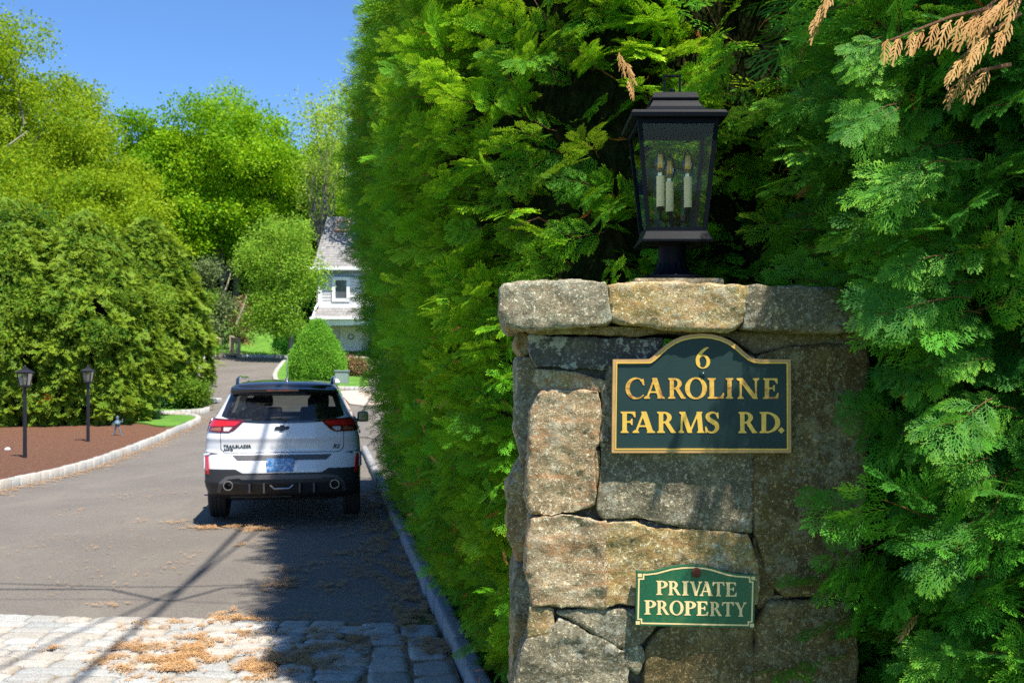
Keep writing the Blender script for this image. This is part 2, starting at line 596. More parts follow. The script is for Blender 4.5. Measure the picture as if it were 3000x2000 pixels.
stones = [
    # polygon (enlarged-detail pixels), front distance, thickness, material
    ([(40, 82), (60, 62), (120, 56), (300, 58), (430, 62), (437, 120), (452, 200), (436, 222), (300, 220), (140, 232), (56, 226), (36, 150)], 2.615, 0.60, M_ST_CAP, 'capstone', 0.008, 0.008),
    ([(446, 66), (700, 62), (968, 72), (955, 140), (940, 215), (890, 240), (700, 234), (520, 218), (466, 205), (448, 130)], 2.625, 0.55, M_ST_OCHRE, 'capstone', 0.008, 0.007),
    ([(978, 72), (1200, 78), (1470, 88), (1470, 248), (1200, 244), (955, 234), (962, 140)], 2.625, 0.55, M_ST_GREY, 'capstone', 0.008, 0.006),
    ([(130, 228), (600, 226), (900, 242), (1420, 250), (1420, 300), (1130, 300), (980, 330), (880, 268), (640, 262), (560, 268), (170, 256)], 2.69, 0.3, M_MORTAR_TAN, 'bedding_mortar', 0.007, 0.004),
    ([(150, 258), (560, 272), (640, 268), (640, 330), (560, 386), (450, 388), (180, 380), (158, 330)], 2.695, 0.3, M_ST_DARK, 'face_stone', 0.007, 0.006),
    ([(176, 390), (306, 398), (284, 468), (190, 464), (166, 430)], 2.685, 0.3, M_ST_TAN, 'face_stone', 0.006, 0.004),
    ([(312, 400), (430, 432), (406, 470), (292, 468)], 2.69, 0.3, M_ST_PINK, 'face_stone', 0.006, 0.004),
    ([(190, 478), (280, 472), (402, 474), (408, 600), (384, 700), (388, 896), (300, 925), (228, 938), (150, 926), (134, 870), (150, 700), (150, 560)], 2.675, 0.32, M_ST_PINK, 'face_stone', 0.007, 0.0075),
    ([(392, 702), (408, 700), (412, 800), (404, 870), (392, 800)], 2.70, 0.2, M_ST_TAN, 'chinking_stone', 0.005, 0.003),
    ([(418, 480), (450, 380), (990, 340), (1000, 520), (995, 700), (985, 900), (972, 994), (760, 982), (540, 944), (424, 948), (402, 900), (416, 700)], 2.68, 0.3, M_ST_GREY, 'face_stone', 0.008, 0.006),
    ([(1004, 345), (1130, 306), (1422, 306), (1425, 560), (1404, 900), (1378, 1200), (1330, 1248), (1100, 1232), (1052, 1196), (1002, 1000), (998, 700)], 2.672, 0.36, M_ST_BROWN, 'face_stone', 0.008, 0.006),
    ([(152, 958), (230, 946), (300, 942), (400, 966), (430, 960), (426, 1100), (430, 1284), (400, 1288), (160, 1270), (138, 1150)], 2.672, 0.32, M_ST_PINK, 'face_stone', 0.007, 0.0075),
    ([(428, 964), (520, 964), (640, 992), (780, 1000), (960, 1006), (985, 1100), (1000, 1190), (985, 1262), (560, 1268), (432, 1284), (428, 1100)], 2.676, 0.32, M_ST_OCHRE, 'face_stone', 0.007, 0.008),
    ([(430, 952), (540, 952), (560, 975), (460, 958)], 2.70, 0.2, M_ST_DARK, 'chinking_stone', 0.005, 0.003),
    ([(560, 952), (680, 972), (700, 996), (570, 980)], 2.70, 0.2, M_ST_DARK, 'chinking_stone', 0.005, 0.003),
    ([(992, 1010), (1010, 1080), (1050, 1160), (1064, 1220), (1040, 1290), (1000, 1280), (1004, 1190), (988, 1100)], 2.692, 0.25, M_ST_BROWN, 'chinking_stone', 0.006, 0.004),
    ([(1066, 1240), (1120, 1240), (1115, 1265), (1060, 1268)], 2.70, 0.2, M_ST_TAN, 'chinking_stone', 0.005, 0.003),
    ([(152, 1288), (228, 1296), (228, 1392), (140, 1394)], 2.682, 0.3, M_ST_TAN, 'face_stone', 0.006, 0.005),
    ([(240, 1300), (380, 1292), (560, 1296), (690, 1330), (620, 1350), (560, 1418), (475, 1430), (405, 1388), (300, 1330)], 2.684, 0.3, M_ST_GREY, 'face_stone', 0.007, 0.006),
    ([(144, 1402), (232, 1398), (256, 1330), (300, 1348), (400, 1400), (470, 1442), (520, 1450), (515, 1560), (560, 1640), (90, 1640), (112, 1480)], 2.676, 0.32, M_ST_GREY, 'face_stone', 0.008, 0.009),
    ([(500, 1440), (560, 1432), (578, 1470), (552, 1530), (520, 1500)], 2.69, 0.25, M_ST_CAP, 'chinking_stone', 0.006, 0.004),
    ([(588, 1440), (640, 1370), (720, 1340), (992, 1352), (1002, 1500), (1000, 1900), (560, 1900), (580, 1540)], 2.684, 0.3, M_ST_BROWN, 'face_stone', 0.009, 0.007),
    ([(1006, 1360), (1052, 1270), (1130, 1272), (1334, 1262), (1376, 1330), (1376, 1900), (1008, 1900)], 2.672, 0.34, M_ST_BROWN, 'face_stone', 0.009, 0.007),
    ([(90, 1650), (550, 1650), (552, 1900), (95, 1900)], 2.68, 0.32, M_ST_GREY, 'face_stone', 0.010, 0.007),
    # stones of the left side, standing out past the corner
    ([(98, 262), (128, 256), (175, 258), (175, 330), (110, 330), (92, 300)], 2.80, 0.25, M_ST_TAN, 'side_stone', 0.007, 0.006),
    ([(96, 360), (130, 346), (190, 352), (190, 722), (112, 728), (92, 600)], 2.78, 0.30, M_ST_CAP, 'side_stone', 0.008, 0.008),
    ([(62, 850), (95, 780), (128, 738), (190, 738), (190, 1110), (92, 1112), (60, 1000)], 2.80, 0.34, M_ST_TAN, 'side_stone', 0.008, 0.010),
    ([(92, 1135), (140, 1120), (190, 1120), (190, 1325), (90, 1330), (76, 1230)], 2.78, 0.30, M_ST_GREY, 'side_stone', 0.008, 0.008),
    ([(90, 1340), (190, 1336), (190, 1600), (70, 1600), (80, 1450)], 2.78, 0.34, M_ST_TAN, 'side_stone', 0.008, 0.010),
    ([(74, 1610), (190, 1610), (190, 1900), (80, 1900)], 2.78, 0.34, M_ST_GREY, 'side_stone', 0.010, 0.010),
]
for k, (poly, y0, dp, mt, nm, vx, am) in enumerate(stones):
    pillar_part(make_stone(nm, poly, y0, dp, mt, pillar, vox=vx, amp=am, seed=k + 1, smooth=1 if 'cap' not in nm else 3))

# ------------------------------------------------------------------ serif capitals
def rect(x0, y0, x1, y1): return ('p', [(x0, y0), (x1, y0), (x1, y1), (x0, y1)])
def pol(*p): return ('p', list(p))
def stroke(pts, ws):
    return [('s', pts, ws)]
def serif(xc, y, hw, up=1, h=0.045, b=0.06):
    """bracketed foot (up=1 at y) or head (up=-1)"""
    return [pol((xc - hw, y), (xc + hw, y), (xc + hw, y + up * h * 0.6), (xc + hw * 0.45, y + up * (h + b)), (xc - hw * 0.45, y + up * (h + b)), (xc - hw, y + up * h * 0.6))]
SW = 0.17; TW = 0.055
def stem(x, w=SW, y0=0.0, y1=1.0, foot=True, head=True, hw=None):
    hw = hw or w * 0.98
    r = [rect(x - w / 2, y0, x + w / 2, y1)]
    if foot: r += serif(x, y0, hw)
    if head: r += serif(x, y1, hw, -1)
    return r
def diag(x0, y0, x1, y1, w):
    return [pol((x0 - w / 2, y0), (x0 + w / 2, y0), (x1 + w / 2, y1), (x1 - w / 2, y1))]
G = {}
G['I'] = (0.4, stem(0.2), [])
G['L'] = (0.72, stem(0.2) + [rect(0.2, 0, 0.66, 0.06), pol((0.45, 0), (0.68, 0), (0.72, 0.27), (0.68, 0.27), (0.6, 0.1), (0.45, 0.05))], [])
_top = [rect(0.2, 0.94, 0.62, 1.0), pol((0.42, 1.0), (0.66, 1.0), (0.67, 0.75), (0.635, 0.75), (0.56, 0.9), (0.42, 0.95))]
_midarm = [rect(0.2, 0.49, 0.52, 0.545), pol((0.5, 0.66), (0.54, 0.66), (0.54, 0.38), (0.5, 0.38), (0.46, 0.49), (0.38, 0.5), (0.38, 0.54), (0.46, 0.55))]
G['E'] = (0.72, stem(0.2) + _top + _midarm + [rect(0.2, 0, 0.66, 0.06), pol((0.45, 0), (0.69, 0), (0.72, 0.27), (0.68, 0.27), (0.6, 0.1), (0.45, 0.05))], [])
G['F'] = (0.68, stem(0.2) + _top + _midarm, [])
G['T'] = (0.84, stem(0.42, head=False) + [rect(0.06, 0.94, 0.78, 1.0), pol((0.02, 0.74), (0.05, 0.74), (0.13, 0.9), (0.26, 0.95), (0.26, 1.0), (0.03, 1.0)), pol((0.82, 0.74), (0.79, 0.74), (0.71, 0.9), (0.58, 0.95), (0.58, 1.0), (0.81, 1.0))], [])
_bowl = ('clip', ('e', 0.32, 0.735, 0.34, 0.265), ('e', 0.31, 0.735, 0.175, 0.215), 0.2)
G['P'] = (0.68, stem(0.2, hw=0.17) + [_bowl, rect(0.2, 0.945, 0.34, 1.0), rect(0.2, 0.47, 0.34, 0.525)], [])
G['R'] = (0.86, stem(0.2, hw=0.17) + [_bowl, rect(0.2, 0.945, 0.34, 1.0), rect(0.2, 0.47, 0.40, 0.525), pol((0.36, 0.50), (0.53, 0.52), (0.80, 0.06), (0.86, 0.03), (0.86, 0.0), (0.66, 0.0))], [])
G['C'] = (0.84, [('ring', ('e', 0.47, 0.5, 0.45, 0.52), ('e', 0.53, 0.5, 0.35, 0.47)), pol((0.74, 0.93), (0.80, 0.97), (0.84, 0.66), (0.80, 0.66), (0.72, 0.83), (0.66, 0.88))], [pol((0.76, 0.16), (1.2, 0.30), (1.2, 0.84), (0.70, 0.80), (0.62, 0.5))])
G['O'] = (0.96, [('ring', ('e', 0.48, 0.5, 0.46, 0.52), ('e', 0.48, 0.5, 0.28, 0.475))], [])
G['D'] = (0.90, stem(0.2, hw=0.17) + [('clip', ('e', 0.30, 0.5, 0.58, 0.5), ('e', 0.29, 0.5, 0.41, 0.45), 0.2), rect(0.2, 0.95, 0.32, 1.0), rect(0.2, 0.0, 0.32, 0.05)], [])
G['A'] = (0.86, diag(0.12, 0, 0.43, 1.0, 0.06) + diag(0.70, 0, 0.43, 1.02, 0.19) + [rect(0.22, 0.29, 0.58, 0.345)] + serif(0.12, 0, 0.12) + serif(0.71, 0, 0.15), [])
G['N'] = (0.92, stem(0.16, 0.06, hw=0.12, head=False) + diag(0.76, 0.0, 0.14, 1.0, 0.19) + stem(0.78, 0.06, hw=0.12, foot=False) + serif(0.1, 1.0, 0.1, -1), [])
G['M'] = (1.12, diag(0.13, 0, 0.19, 1.0, 0.06) + diag(0.50, 0.0, 0.21, 1.0, 0.17) + diag(0.49, 0.0, 0.86, 1.0, 0.06) + diag(0.96, 0, 0.88, 1.0, 0.17) + serif(0.13, 0, 0.11) + serif(0.96, 0, 0.15) + serif(0.17, 1.0, 0.11, -1) + serif(0.90, 1.0, 0.11, -1), [])
G['V'] = (0.86, diag(0.43, 0, 0.16, 1.0, 0.18) + diag(0.43, 0, 0.72, 1.0, 0.06) + serif(0.15, 1, 0.15, -1) + serif(0.73, 1, 0.12, -1), [])
G['Y'] = (0.88, diag(0.44, 0.44, 0.16, 1.0, 0.18) + diag(0.46, 0.44, 0.74, 1.0, 0.06) + stem(0.44, head=False, y1=0.5) + serif(0.15, 1, 0.15, -1) + serif(0.74, 1, 0.12, -1), [])
_s = [(0.56, 0.86), (0.42, 0.965), (0.27, 0.965), (0.14, 0.88), (0.12, 0.74), (0.22, 0.62), (0.37, 0.52), (0.50, 0.41), (0.53, 0.25), (0.44, 0.09), (0.30, 0.03), (0.16, 0.06), (0.06, 0.17)]
G['S'] = (0.62, stroke(_s, [0.02, 0.025, 0.04, 0.065, 0.08, 0.09, 0.095, 0.09, 0.075, 0.055, 0.03, 0.025, 0.02]) + [pol((0.54, 0.97), (0.58, 0.97), (0.59, 0.70), (0.56, 0.70), (0.50, 0.86)), pol((0.03, 0.02), (0.06, 0.02), (0.12, 0.14), (0.05, 0.30), (0.02, 0.30))], [])
_6 = [(0.60, 0.98), (0.46, 0.90), (0.30, 0.74), (0.17, 0.54), (0.14, 0.36), (0.18, 0.2)]
G['6'] = (0.72, stroke(_6, [0.03, 0.06, 0.075, 0.08, 0.085, 0.08]) + [('ring', ('e', 0.38, 0.31, 0.32, 0.33), ('e', 0.37, 0.30, 0.17, 0.27))], [])
G['.'] = (0.3, [pol((0.15, 0.0), (0.3, 0.13), (0.15, 0.26), (0.0, 0.13))], [])

def prim_field(pr, X, Y):
    k = pr[0]
    if k == 'p': return sd_poly(pr[1], X, Y)
    if k == 'e': return sd_ell(pr[1], pr[2], pr[3], pr[4], X, Y)
    if k == 'ring': return np.maximum(prim_field(pr[1], X, Y), -prim_field(pr[2], X, Y))
    if k == 'clip': return np.maximum(np.maximum(prim_field(pr[1], X, Y), -prim_field(pr[2], X, Y)), pr[3] - X)
    if k == 's':
        f = np.full(X.shape, 1e9)
        P, W = pr[1], pr[2]
        # finer polyline
        for i in range(len(P) - 1):
            for s in range(4):
                t0, t1 = s / 4, (s + 1) / 4
                def cr(t):
                    p0 = P[max(i - 1, 0)]; p1 = P[i]; p2 = P[i + 1]; p3 = P[min(i + 2, len(P) - 1)]
                    return [0.5 * (2 * p1[q] + (p2[q] - p0[q]) * t + (2 * p0[q] - 5 * p1[q] + 4 * p2[q] - p3[q]) * t * t + (3 * p1[q] - p0[q] - 3 * p2[q] + p3[q]) * t ** 3) for q in (0, 1)]
                a = cr(t0); b = cr(t1)
                ex, ey = b[0] - a[0], b[1] - a[1]
                t = np.clip(((X - a[0]) * ex + (Y - a[1]) * ey) / (ex * ex + ey * ey + 1e-12), 0, 1)
                d = np.hypot(X - a[0] - ex * t, Y - a[1] - ey * t)
                w = lerp(W[i], W[i + 1], t0 + (t1 - t0) * t)
                f = np.minimum(f, d - w)
        return f

def glyph_field(ch, X, Y):
    w, adds, subs = G[ch]
    f = np.full(X.shape, 1e9)
    for a in adds: f = np.minimum(f, prim_field(a, X, Y))
    for s in subs:
        g = prim_field(s, X, Y)
        ring = prim_field(adds[0], X, Y)
        rest = np.full(X.shape, 1e9)
        for a in adds[1:]: rest = np.minimum(rest, prim_field(a, X, Y))
        f = np.minimum(np.maximum(ring, -g), rest)
    return f

def letters(name, items, to_xz, yface, mat, parent, n=34, fat=0.0):
    """items: (char, u0, v_top, u1, v_bottom) in detail pixels; one flat gilded line of lettering"""
    allv, allf = [], []
    for ch, u0, v0, u1, v1 in items:
        w = G[ch][0]
        xs = np.linspace(-0.02, w + 0.04, int(n * (w + 0.06)) + 2); ys = np.linspace(-0.04, 1.04, n + 4)
        X, Y = np.meshgrid(xs, ys)
        P, faces, segs = fill_field(glyph_field(ch, X, Y) - fat, xs, ys)
        b = len(allv)
        for x, y in P:
            X1, Z1 = to_xz(u0 + (u1 - u0) * x / w, v1 + (v0 - v1) * y)
            allv.append((X1, yface, Z1))
        allf += [[b + i for i in f] for f in faces]
    me = bpy.data.meshes.new(name); me.from_pydata(allv, [], allf); me.update()
    return link_mesh(name, me, mat, parent)

# ------------------------------------------------------------------ the large sign
YS = 2.655
sign1 = thing('street_sign', 'dark green arched wooden sign with gold border reading 6 Caroline Farms Rd.', 'sign', (0, 0, 0))
def s1(u, v, y=YS):
    p = px(1780 + u / 4.02, 960 + v / 4.02, y); return p.x, p.z
out1 = [(62, 370), (300, 370), (490, 368), (525, 345), (600, 275), (680, 205), (770, 145), (870, 102), (980, 78), (1110, 68), (1230, 78), (1340, 105), (1440, 150), (1530, 212), (1610, 285), (1680, 340), (1735, 362), (1800, 370), (2155, 370), (2158, 900), (2160, 1470), (1000, 1470), (48, 1470), (55, 900)]
P1 = [s1(u, v) for u, v in out1]
bx1 = (min(p[0] for p in P1) - 0.01, min(p[1] for p in P1) - 0.01, max(p[0] for p in P1) + 0.01, max(p[1] for p in P1) + 0.01)
def m1(u, v, d): return np.stack([u, YS - d, v], 1)
panel('board', lambda X, Y: sd_poly(P1, X, Y) + 0.006, bx1, 0.004, m1, M_GREENPAINT, sign1, 0.0, -0.022, False)
def f_frame(X, Y):
    s = sd_poly(P1, X, Y); return np.maximum(s, -(s + 0.0085))
panel('frame', f_frame, bx1, 0.0022, m1, M_FRAMETAN, sign1, 0.003, -0.02, False)
def f_line(X, Y):
    s = sd_poly(P1, X, Y); return np.maximum(s + 0.0080, -(s + 0.0112))
panel('gold_line', f_line, bx1, 0.0016, m1, M_GOLD, sign1, 0.0042, -0.001, False)
letters('number', [('6', 1022, 228, 1212, 475)], lambda u, v: s1(u, v), YS - 0.0015, M_GOLD, sign1)
letters('lettering', [('C', 208, 592, 430, 832), ('A', 430, 596, 672, 830), ('R', 706, 594, 918, 830), ('O', 908, 590, 1172, 832), ('L', 1170, 594, 1370, 830), ('I', 1382, 594, 1486, 830), ('N', 1520, 594, 1786, 832), ('E', 1822, 596, 2012, 832)], lambda u, v: s1(u, v), YS - 0.0015, M_GOLDWORN, sign1, fat=0.012)
letters('lettering', [('F', 146, 988, 328, 1232), ('A', 296, 992, 555, 1232), ('R', 576, 990, 802, 1232), ('M', 828, 990, 1142, 1232), ('S', 1146, 990, 1312, 1238)], lambda u, v: s1(u, v), YS - 0.0015, M_GOLD, sign1, fat=0.014)
letters('lettering', [('R', 1533, 992, 1758, 1234), ('D', 1783, 992, 2032, 1234), ('.', 2010, 972, 2078, 1240)], lambda u, v: s1(u, v), YS - 0.0015, M_GOLD, sign1, fat=0.014)
sx, sz = s1(1122, 540)
MB().cyl((sx, YS - 0.0035, sz), (sx, YS + 0.002, sz), 0.0075, 0.0095, 20).build('washer', M_GREENPAINT, sign1, True)
MB().lathe((0, 0, 0), [(0.0042, 0), (0.0036, 0.002), (0.002, 0.0034), (0.0, 0.0038)], 16).build('screw', simple('screw_metal', (0.10, 0.16, 0.17), 0.3, 0.7), sign1, True).matrix_local = Matrix.Translation((sx, YS - 0.0035, sz)) @ Matrix.Rotation(R(90), 4, 'X')

# ------------------------------------------------------------------ the small sign
YS2 = 2.650
sign2 = thing('notice_sign', 'small green sign with cream border reading Private Property, low on the pillar', 'sign', (0, 0, 0))
def s2(u, v, y=YS2):
    p = px(1840 + u / 6.03, 1640 + v / 6.03, y); return p.x, p.z
out2 = [(150, 188), (240, 205), (330, 208), (500, 188), (640, 150), (760, 118), (950, 92), (1110, 84), (1210, 88), (1350, 102), (1500, 132), (1640, 176), (1760, 212), (1900, 238), (2080, 252), (2252, 262), (2240, 700), (2226, 1192), (1500, 1180), (800, 1165), (130, 1152), (140, 700)]
P2 = [s2(u, v) for u, v in out2]
bx2 = (min(p[0] for p in P2) - 0.01, min(p[1] for p in P2) - 0.01, max(p[0] for p in P2) + 0.01, max(p[1] for p in P2) + 0.01)
def m2(u, v, d): return np.stack([u, YS2 - d, v], 1)
panel('board', lambda X, Y: sd_poly(P2, X, Y), bx2, 0.003, m2, M_GREENSIGN, sign2, 0.0, -0.014, False)
# border line with stepped corners
cor2 = [((208, 265), 1, -1), ((2212, 316), -1, -1), ((2188, 1150), -1, 1), ((172, 1103), 1, 1)]
def f_b2(X, Y):
    s = sd_poly(P2, X, Y)
    u0 = 6.3 / 1000
    ln = np.maximum(s + 0.0045, -(s + 0.0085))
    f = ln
    k = YS2 / FPX / 6.03
    for (cu, cv), du, dv in cor2:
        cx, cz = s2(cu, cv)
        big = np.maximum(np.abs(X - cx) - 82 * k, np.abs(Y - cz) - 82 * k)
        step_o = np.maximum(np.abs(X - cx) - 78 * k, np.abs(Y - cz) - 78 * k)
        step_i = np.maximum(np.abs(X - cx) - 52 * k, np.abs(Y - cz) - 52 * k)
        st = np.maximum(np.maximum(step_o, -step_i), s + 0.0045)
        sq = np.maximum(np.abs(X - cx) - 36 * k, np.abs(Y - cz) - 31 * k)
        f = np.maximum(f, -step_i)
        f = np.minimum(f, np.minimum(st, sq))
    return f
panel('border', f_b2, bx2, 0.0012, m2, M_CREAM, sign2, 0.0008, None, False)
def bl(u, top): return (605 if top else 950) + (u - (487 if top else 278)) * 0.0235
def row2(chs, top):
    h = 246
    return [(c, a, bl((a + b) / 2, top) - h, b, bl((a + b) / 2, top)) for c, a, b in chs]
letters('lettering', row2([('P', 487, 702), ('R', 703, 926), ('I', 945, 1076), ('V', 1092, 1312), ('A', 1262, 1496), ('T', 1490, 1702), ('E', 1712, 1917)], True), lambda u, v: s2(u, v), YS2 - 0.0010, M_CREAM, sign2, n=28, fat=0.012)
letters('lettering', row2([('P', 278, 498), ('R', 497, 723), ('O', 730, 982), ('P', 985, 1202), ('E', 1200, 1413), ('R', 1440, 1652), ('T', 1655, 1870), ('Y', 1883, 2097)], False), lambda u, v: s2(u, v), YS2 - 0.0010, M_CREAM, sign2, n=28, fat=0.012)
kx, kz = s2(1205, 215)
MB().lathe((0, 0, 0), [(0.0130, 0), (0.0125, 0.004), (0.009, 0.007), (0.004, 0.0085), (0.0, 0.009)], 24).build('rusty_bolt', M_RUST, sign2, True).matrix_local = Matrix.Translation((kx, YS2, kz)) @ Matrix.Rotation(R(90), 4, 'X')

# ------------------------------------------------------------------ the lantern
LX, LY = 0.4636, 2.964
lz = 2.108
pillar_part(MB().box((LX, LY, 2.085), (0.25, 0.25, 0.045), bevel=0.008).build('mortar_pad', M_MORTAR_TAN, pillar))
lan = thing('post_lantern', 'black square tapered lantern with three candle bulbs, standing on the stone pillar', 'lantern', (LX, LY, lz))
def Z(y, d=LY): return CAM_H + (HZ - y) / FPX * d - lz
b = MB()
b.lathe((0, 0, 0), [(0.098, 0.0), (0.098, 0.010), (0.090, 0.012)], 32)
b.build('base_plate', M_LANT, lan, True)
b = MB()
b.lathe((0, 0, 0.011), [(0.068, 0.0), (0.063, 0.006), (0.050, 0.017), (0.043, 0.030), (0.040, 0.042)], 96, 0.045, 16)
b.build('fluted_foot', M_LANT, lan, True)
b = MB()
b.lathe((0, 0, 0), [(0.0402, 0.050), (0.0402, 0.105)], 32)
b.lathe((0, 0, 0), [(0.052, 0.1055), (0.054, 0.118), (0.054, Z(722))], 32)
b.build('post_socket', M_LANT, lan, True)
zb0, zb1 = Z(718), Z(690)
ztop = Z(346, 2.85)
b = MB()
b.frustum((0, 0, zb0), 0.100, (0, 0, zb0 + 0.006), 0.100)
b.frustum((0, 0, zb0 + 0.0061), 0.097, (0, 0, zb1 + 0.002), 0.086)
b.build('bottom_tray', M_LANT, lan, False, 0.0015)
z0 = zb1 + 0.0021; z1 = ztop
h0, h1 = 0.0845, 0.114
t = 0.0115
fr = MB()
for sx_, sy_ in ((-1, -1), (1, -1), (1, 1), (-1, 1)):
    fr.frustum((sx_ * (h0 - t / 2), sy_ * (h0 - t / 2), z0), t / 2, (sx_ * (h1 - t / 2), sy_ * (h1 - t / 2), z1), t / 2)
for (zz, hh, th) in ((z0 + 0.006, h0 + 0.0008, 0.012), (z1 - 0.007, h1 - 0.0008, 0.014)):
    for a in range(4):
        m = Matrix.Rotation(a * math.pi / 2, 4, 'Z')
        c = m @ Vector((0, -(hh - t / 2), zz))
        fr.box(c, (2 * (hh - t) if a % 2 == 0 else t * 0.9, t * 0.9 if a % 2 == 0 else 2 * (hh - t), th))
fr.build('frame', M_LANT, lan)
for a in range(4):
    g = MB()
    m = Matrix.Rotation(a * math.pi / 2, 4, 'Z')
    e = 0.0055
    q = [Vector((-(h0 - t), -(h0 - e), z0 + 0.011)), Vector((h0 - t, -(h0 - e), z0 + 0.011)), Vector((h1 - t, -(h1 - e), z1 - 0.013)), Vector((-(h1 - t), -(h1 - e), z1 - 0.013))]
    g.face([m @ p for p in q])
    g.build('glass_pane', M_LGLASS, lan)
# roof: brim, concave hip, top tier
def sq_loft(mb, rings):
    prev = None
    for h, z in rings:
        r = [mb.bm.verts.new((sx_ * h, sy_ * h, z)) for sx_, sy_ in ((-1, -1), (1, -1), (1, 1), (-1, 1))]
        if prev:
            for k in range(4): mb.bm.faces.new((prev[k], prev[(k + 1) % 4], r[(k + 1) % 4], r[k]))
        else: mb.bm.faces.new(r[::-1])
        prev = r
    mb.bm.faces.new(prev)
zt = lambda y: Z(y, 2.90)
r = MB()
zc = z1 + 0.0005
sq_loft(r, [(0.1165, zc), (0.132, zc + 0.001), (0.1335, zc + 0.012), (0.128, zc + 0.020), (0.100, zc + 0.024), (0.086, zc + 0.032), (0.074, zc + 0.043), (0.066, zc + 0.056), (0.062, zc + 0.066)])
r.build('roof', M_LANT, lan)
r = MB()
zc2 = zc + 0.0662
sq_loft(r, [(0.066, zc2), (0.066, zc2 + 0.004), (0.060, zc2 + 0.020), (0.030, zc2 + 0.023)])
r.build('roof_cap', M_LANT, lan)
zc3 = zc2 + 0.0232
MB().lathe((0, 0, zc3), [(0.009, 0), (0.009, 0.018), (0.006, 0.021)], 16).build('finial', M_LANT, lan, True)
r = MB()
r.box((-0.022, 0, zc3 + 0.028), (0.0055, 0.009, 0.056)).box((0.022, 0, zc3 + 0.028), (0.0055, 0.009, 0.056)).box((0, 0, zc3 + 0.0588), (0.050, 0.009, 0.0052))
r.build('carrying_loop', M_LANT, lan)
# candles
arm = MB()
arm.cyl((0, 0, z0), (0, 0, z0 + 0.055), 0.006)
arm.build('candle_arm', M_LANT, lan, True)
for ang, up in ((350, 0.002), (90, -0.002), (214, 0.002)):
    cx, cy = 0.045 * math.cos(R(ang)), 0.045 * math.sin(R(ang))
    zz = Z(612) + up
    am = MB()
    am.tube([(0, 0, z0 + 0.05), (cx * 0.5, cy * 0.5, z0 + 0.036), (cx, cy, z0 + 0.040), (cx, cy, zz + 0.001)], 0.004, 8)
    am.cyl((cx, cy, zz - 0.010), (cx, cy, zz), 0.009)
    am.build('candle_arm', M_LANT, lan, True)
    cd = MB().lathe((cx, cy, zz), [(0.0118, 0), (0.0118, 0.088), (0.0095, 0.0885)], 20).build('candle', M_CANDLE, lan, True)
    MB().cyl((cx, cy, zz + 0.0886), (cx, cy, zz + 0.097), 0.0075, 0.0085, 16).build('socket', M_CHROME, cd, True)
    MB().lathe((cx, cy, zz + 0.0965), [(0.0085, 0), (0.012, 0.008), (0.0165, 0.020), (0.0172, 0.028), (0.0150, 0.042), (0.010, 0.056), (0.0045, 0.066), (0.001, 0.070)], 20).build('bulb', M_BULB, cd, True)
    fl = MB()
    for q in range(4):
        fx, fy = 0.0058 * math.cos(q * math.pi / 2 + ang), 0.0058 * math.sin(q * math.pi / 2 + ang)
        fl.cyl((cx + fx, cy + fy, zz + 0.112), (cx + fx * 0.7, cy + fy * 0.7, zz + 0.149), 0.0036, seg=8)
    fl.build('filament', M_FILA, cd, True)

# ------------------------------------------------------------------ ground, road, paving
def ground_mat():
    t = NT('soil_and_grass')
    w = t.world_co()
    c = t.ramp(t.noise(0.35, 6, 0.6, w), [(0.35, (0.16, 0.12, 0.06)), (0.5, (0.10, 0.15, 0.03)), (0.65, (0.07, 0.16, 0.02))])
    c = t.mix(t.ramp(t.noise(9, 5, 0.7, w), [(0.4, 0.0), (0.7, 0.6)]), c, (0.20, 0.22, 0.06))
    p = t.principled(Base_Color=c, Roughness=0.95)
    t.t.links.new(t.bump(t.noise(14, 5, 0.7, w), 0.6, 0.05), p.inputs['Normal'])
    return t.done(p)
def asphalt_mat():
    t = NT('asphalt')
    w = t.world_co()
    big = t.noise(0.5, 5, 0.6, w)
    sp = t.noise(85, 3, 0.75, w)
    sp2 = t.noise(190, 2, 0.7, w)
    c = t.ramp(big, [(0.3, (0.118, 0.102, 0.086)), (0.7, (0.165, 0.144, 0.120))])
    c = t.mix(t.ramp(sp, [(0.38, 0.7), (0.52, 0.0)]), c, (0.045, 0.042, 0.040))
    c = t.mix(t.ramp(sp2, [(0.58, 0.0), (0.70, 0.7)]), c, (0.30, 0.27, 0.23))
    # tyre-worn lanes and faint old stains
    st = t.noise(1.2, 5, 0.65, t.mapping(w, (1.0, 0.35, 1.0), (0, 0, R(10))), 0.8)
    c = t.mix(t.ramp(st, [(0.5, 0.0), (0.72, 0.35)]), c, (0.20, 0.175, 0.14))
    p = t.principled(Base_Color=c, Roughness=0.88)
    t.t.links.new(t.bump(sp, 0.6, 0.006), p.inputs['Normal'])
    return t.done(p)
M_GROUND = ground_mat(); M_ASPH = asphalt_mat()

def terrain(name, x0, x1, y0, y1, nx, ny, off, mat, kind='structure'):
    xs = np.linspace(x0, x1, nx); ys = np.linspace(y0, y1, ny)
    X, Y = np.meshgrid(xs, ys)
    V = np.stack([X, Y, gz(X, Y) + off], -1).reshape(-1, 3)
    i = np.arange(nx * ny).reshape(ny, nx)
    F = np.stack([i[:-1, :-1], i[:-1, 1:], i[1:, 1:], i[1:, :-1]], -1).reshape(-1, 4)
    o = link_mesh(name, np_mesh(name, V, F), mat, None, True)
    return tag(o, kind=kind)
terrain('ground', -260, 260, -60, 420, 200, 240, -0.04, M_GROUND)

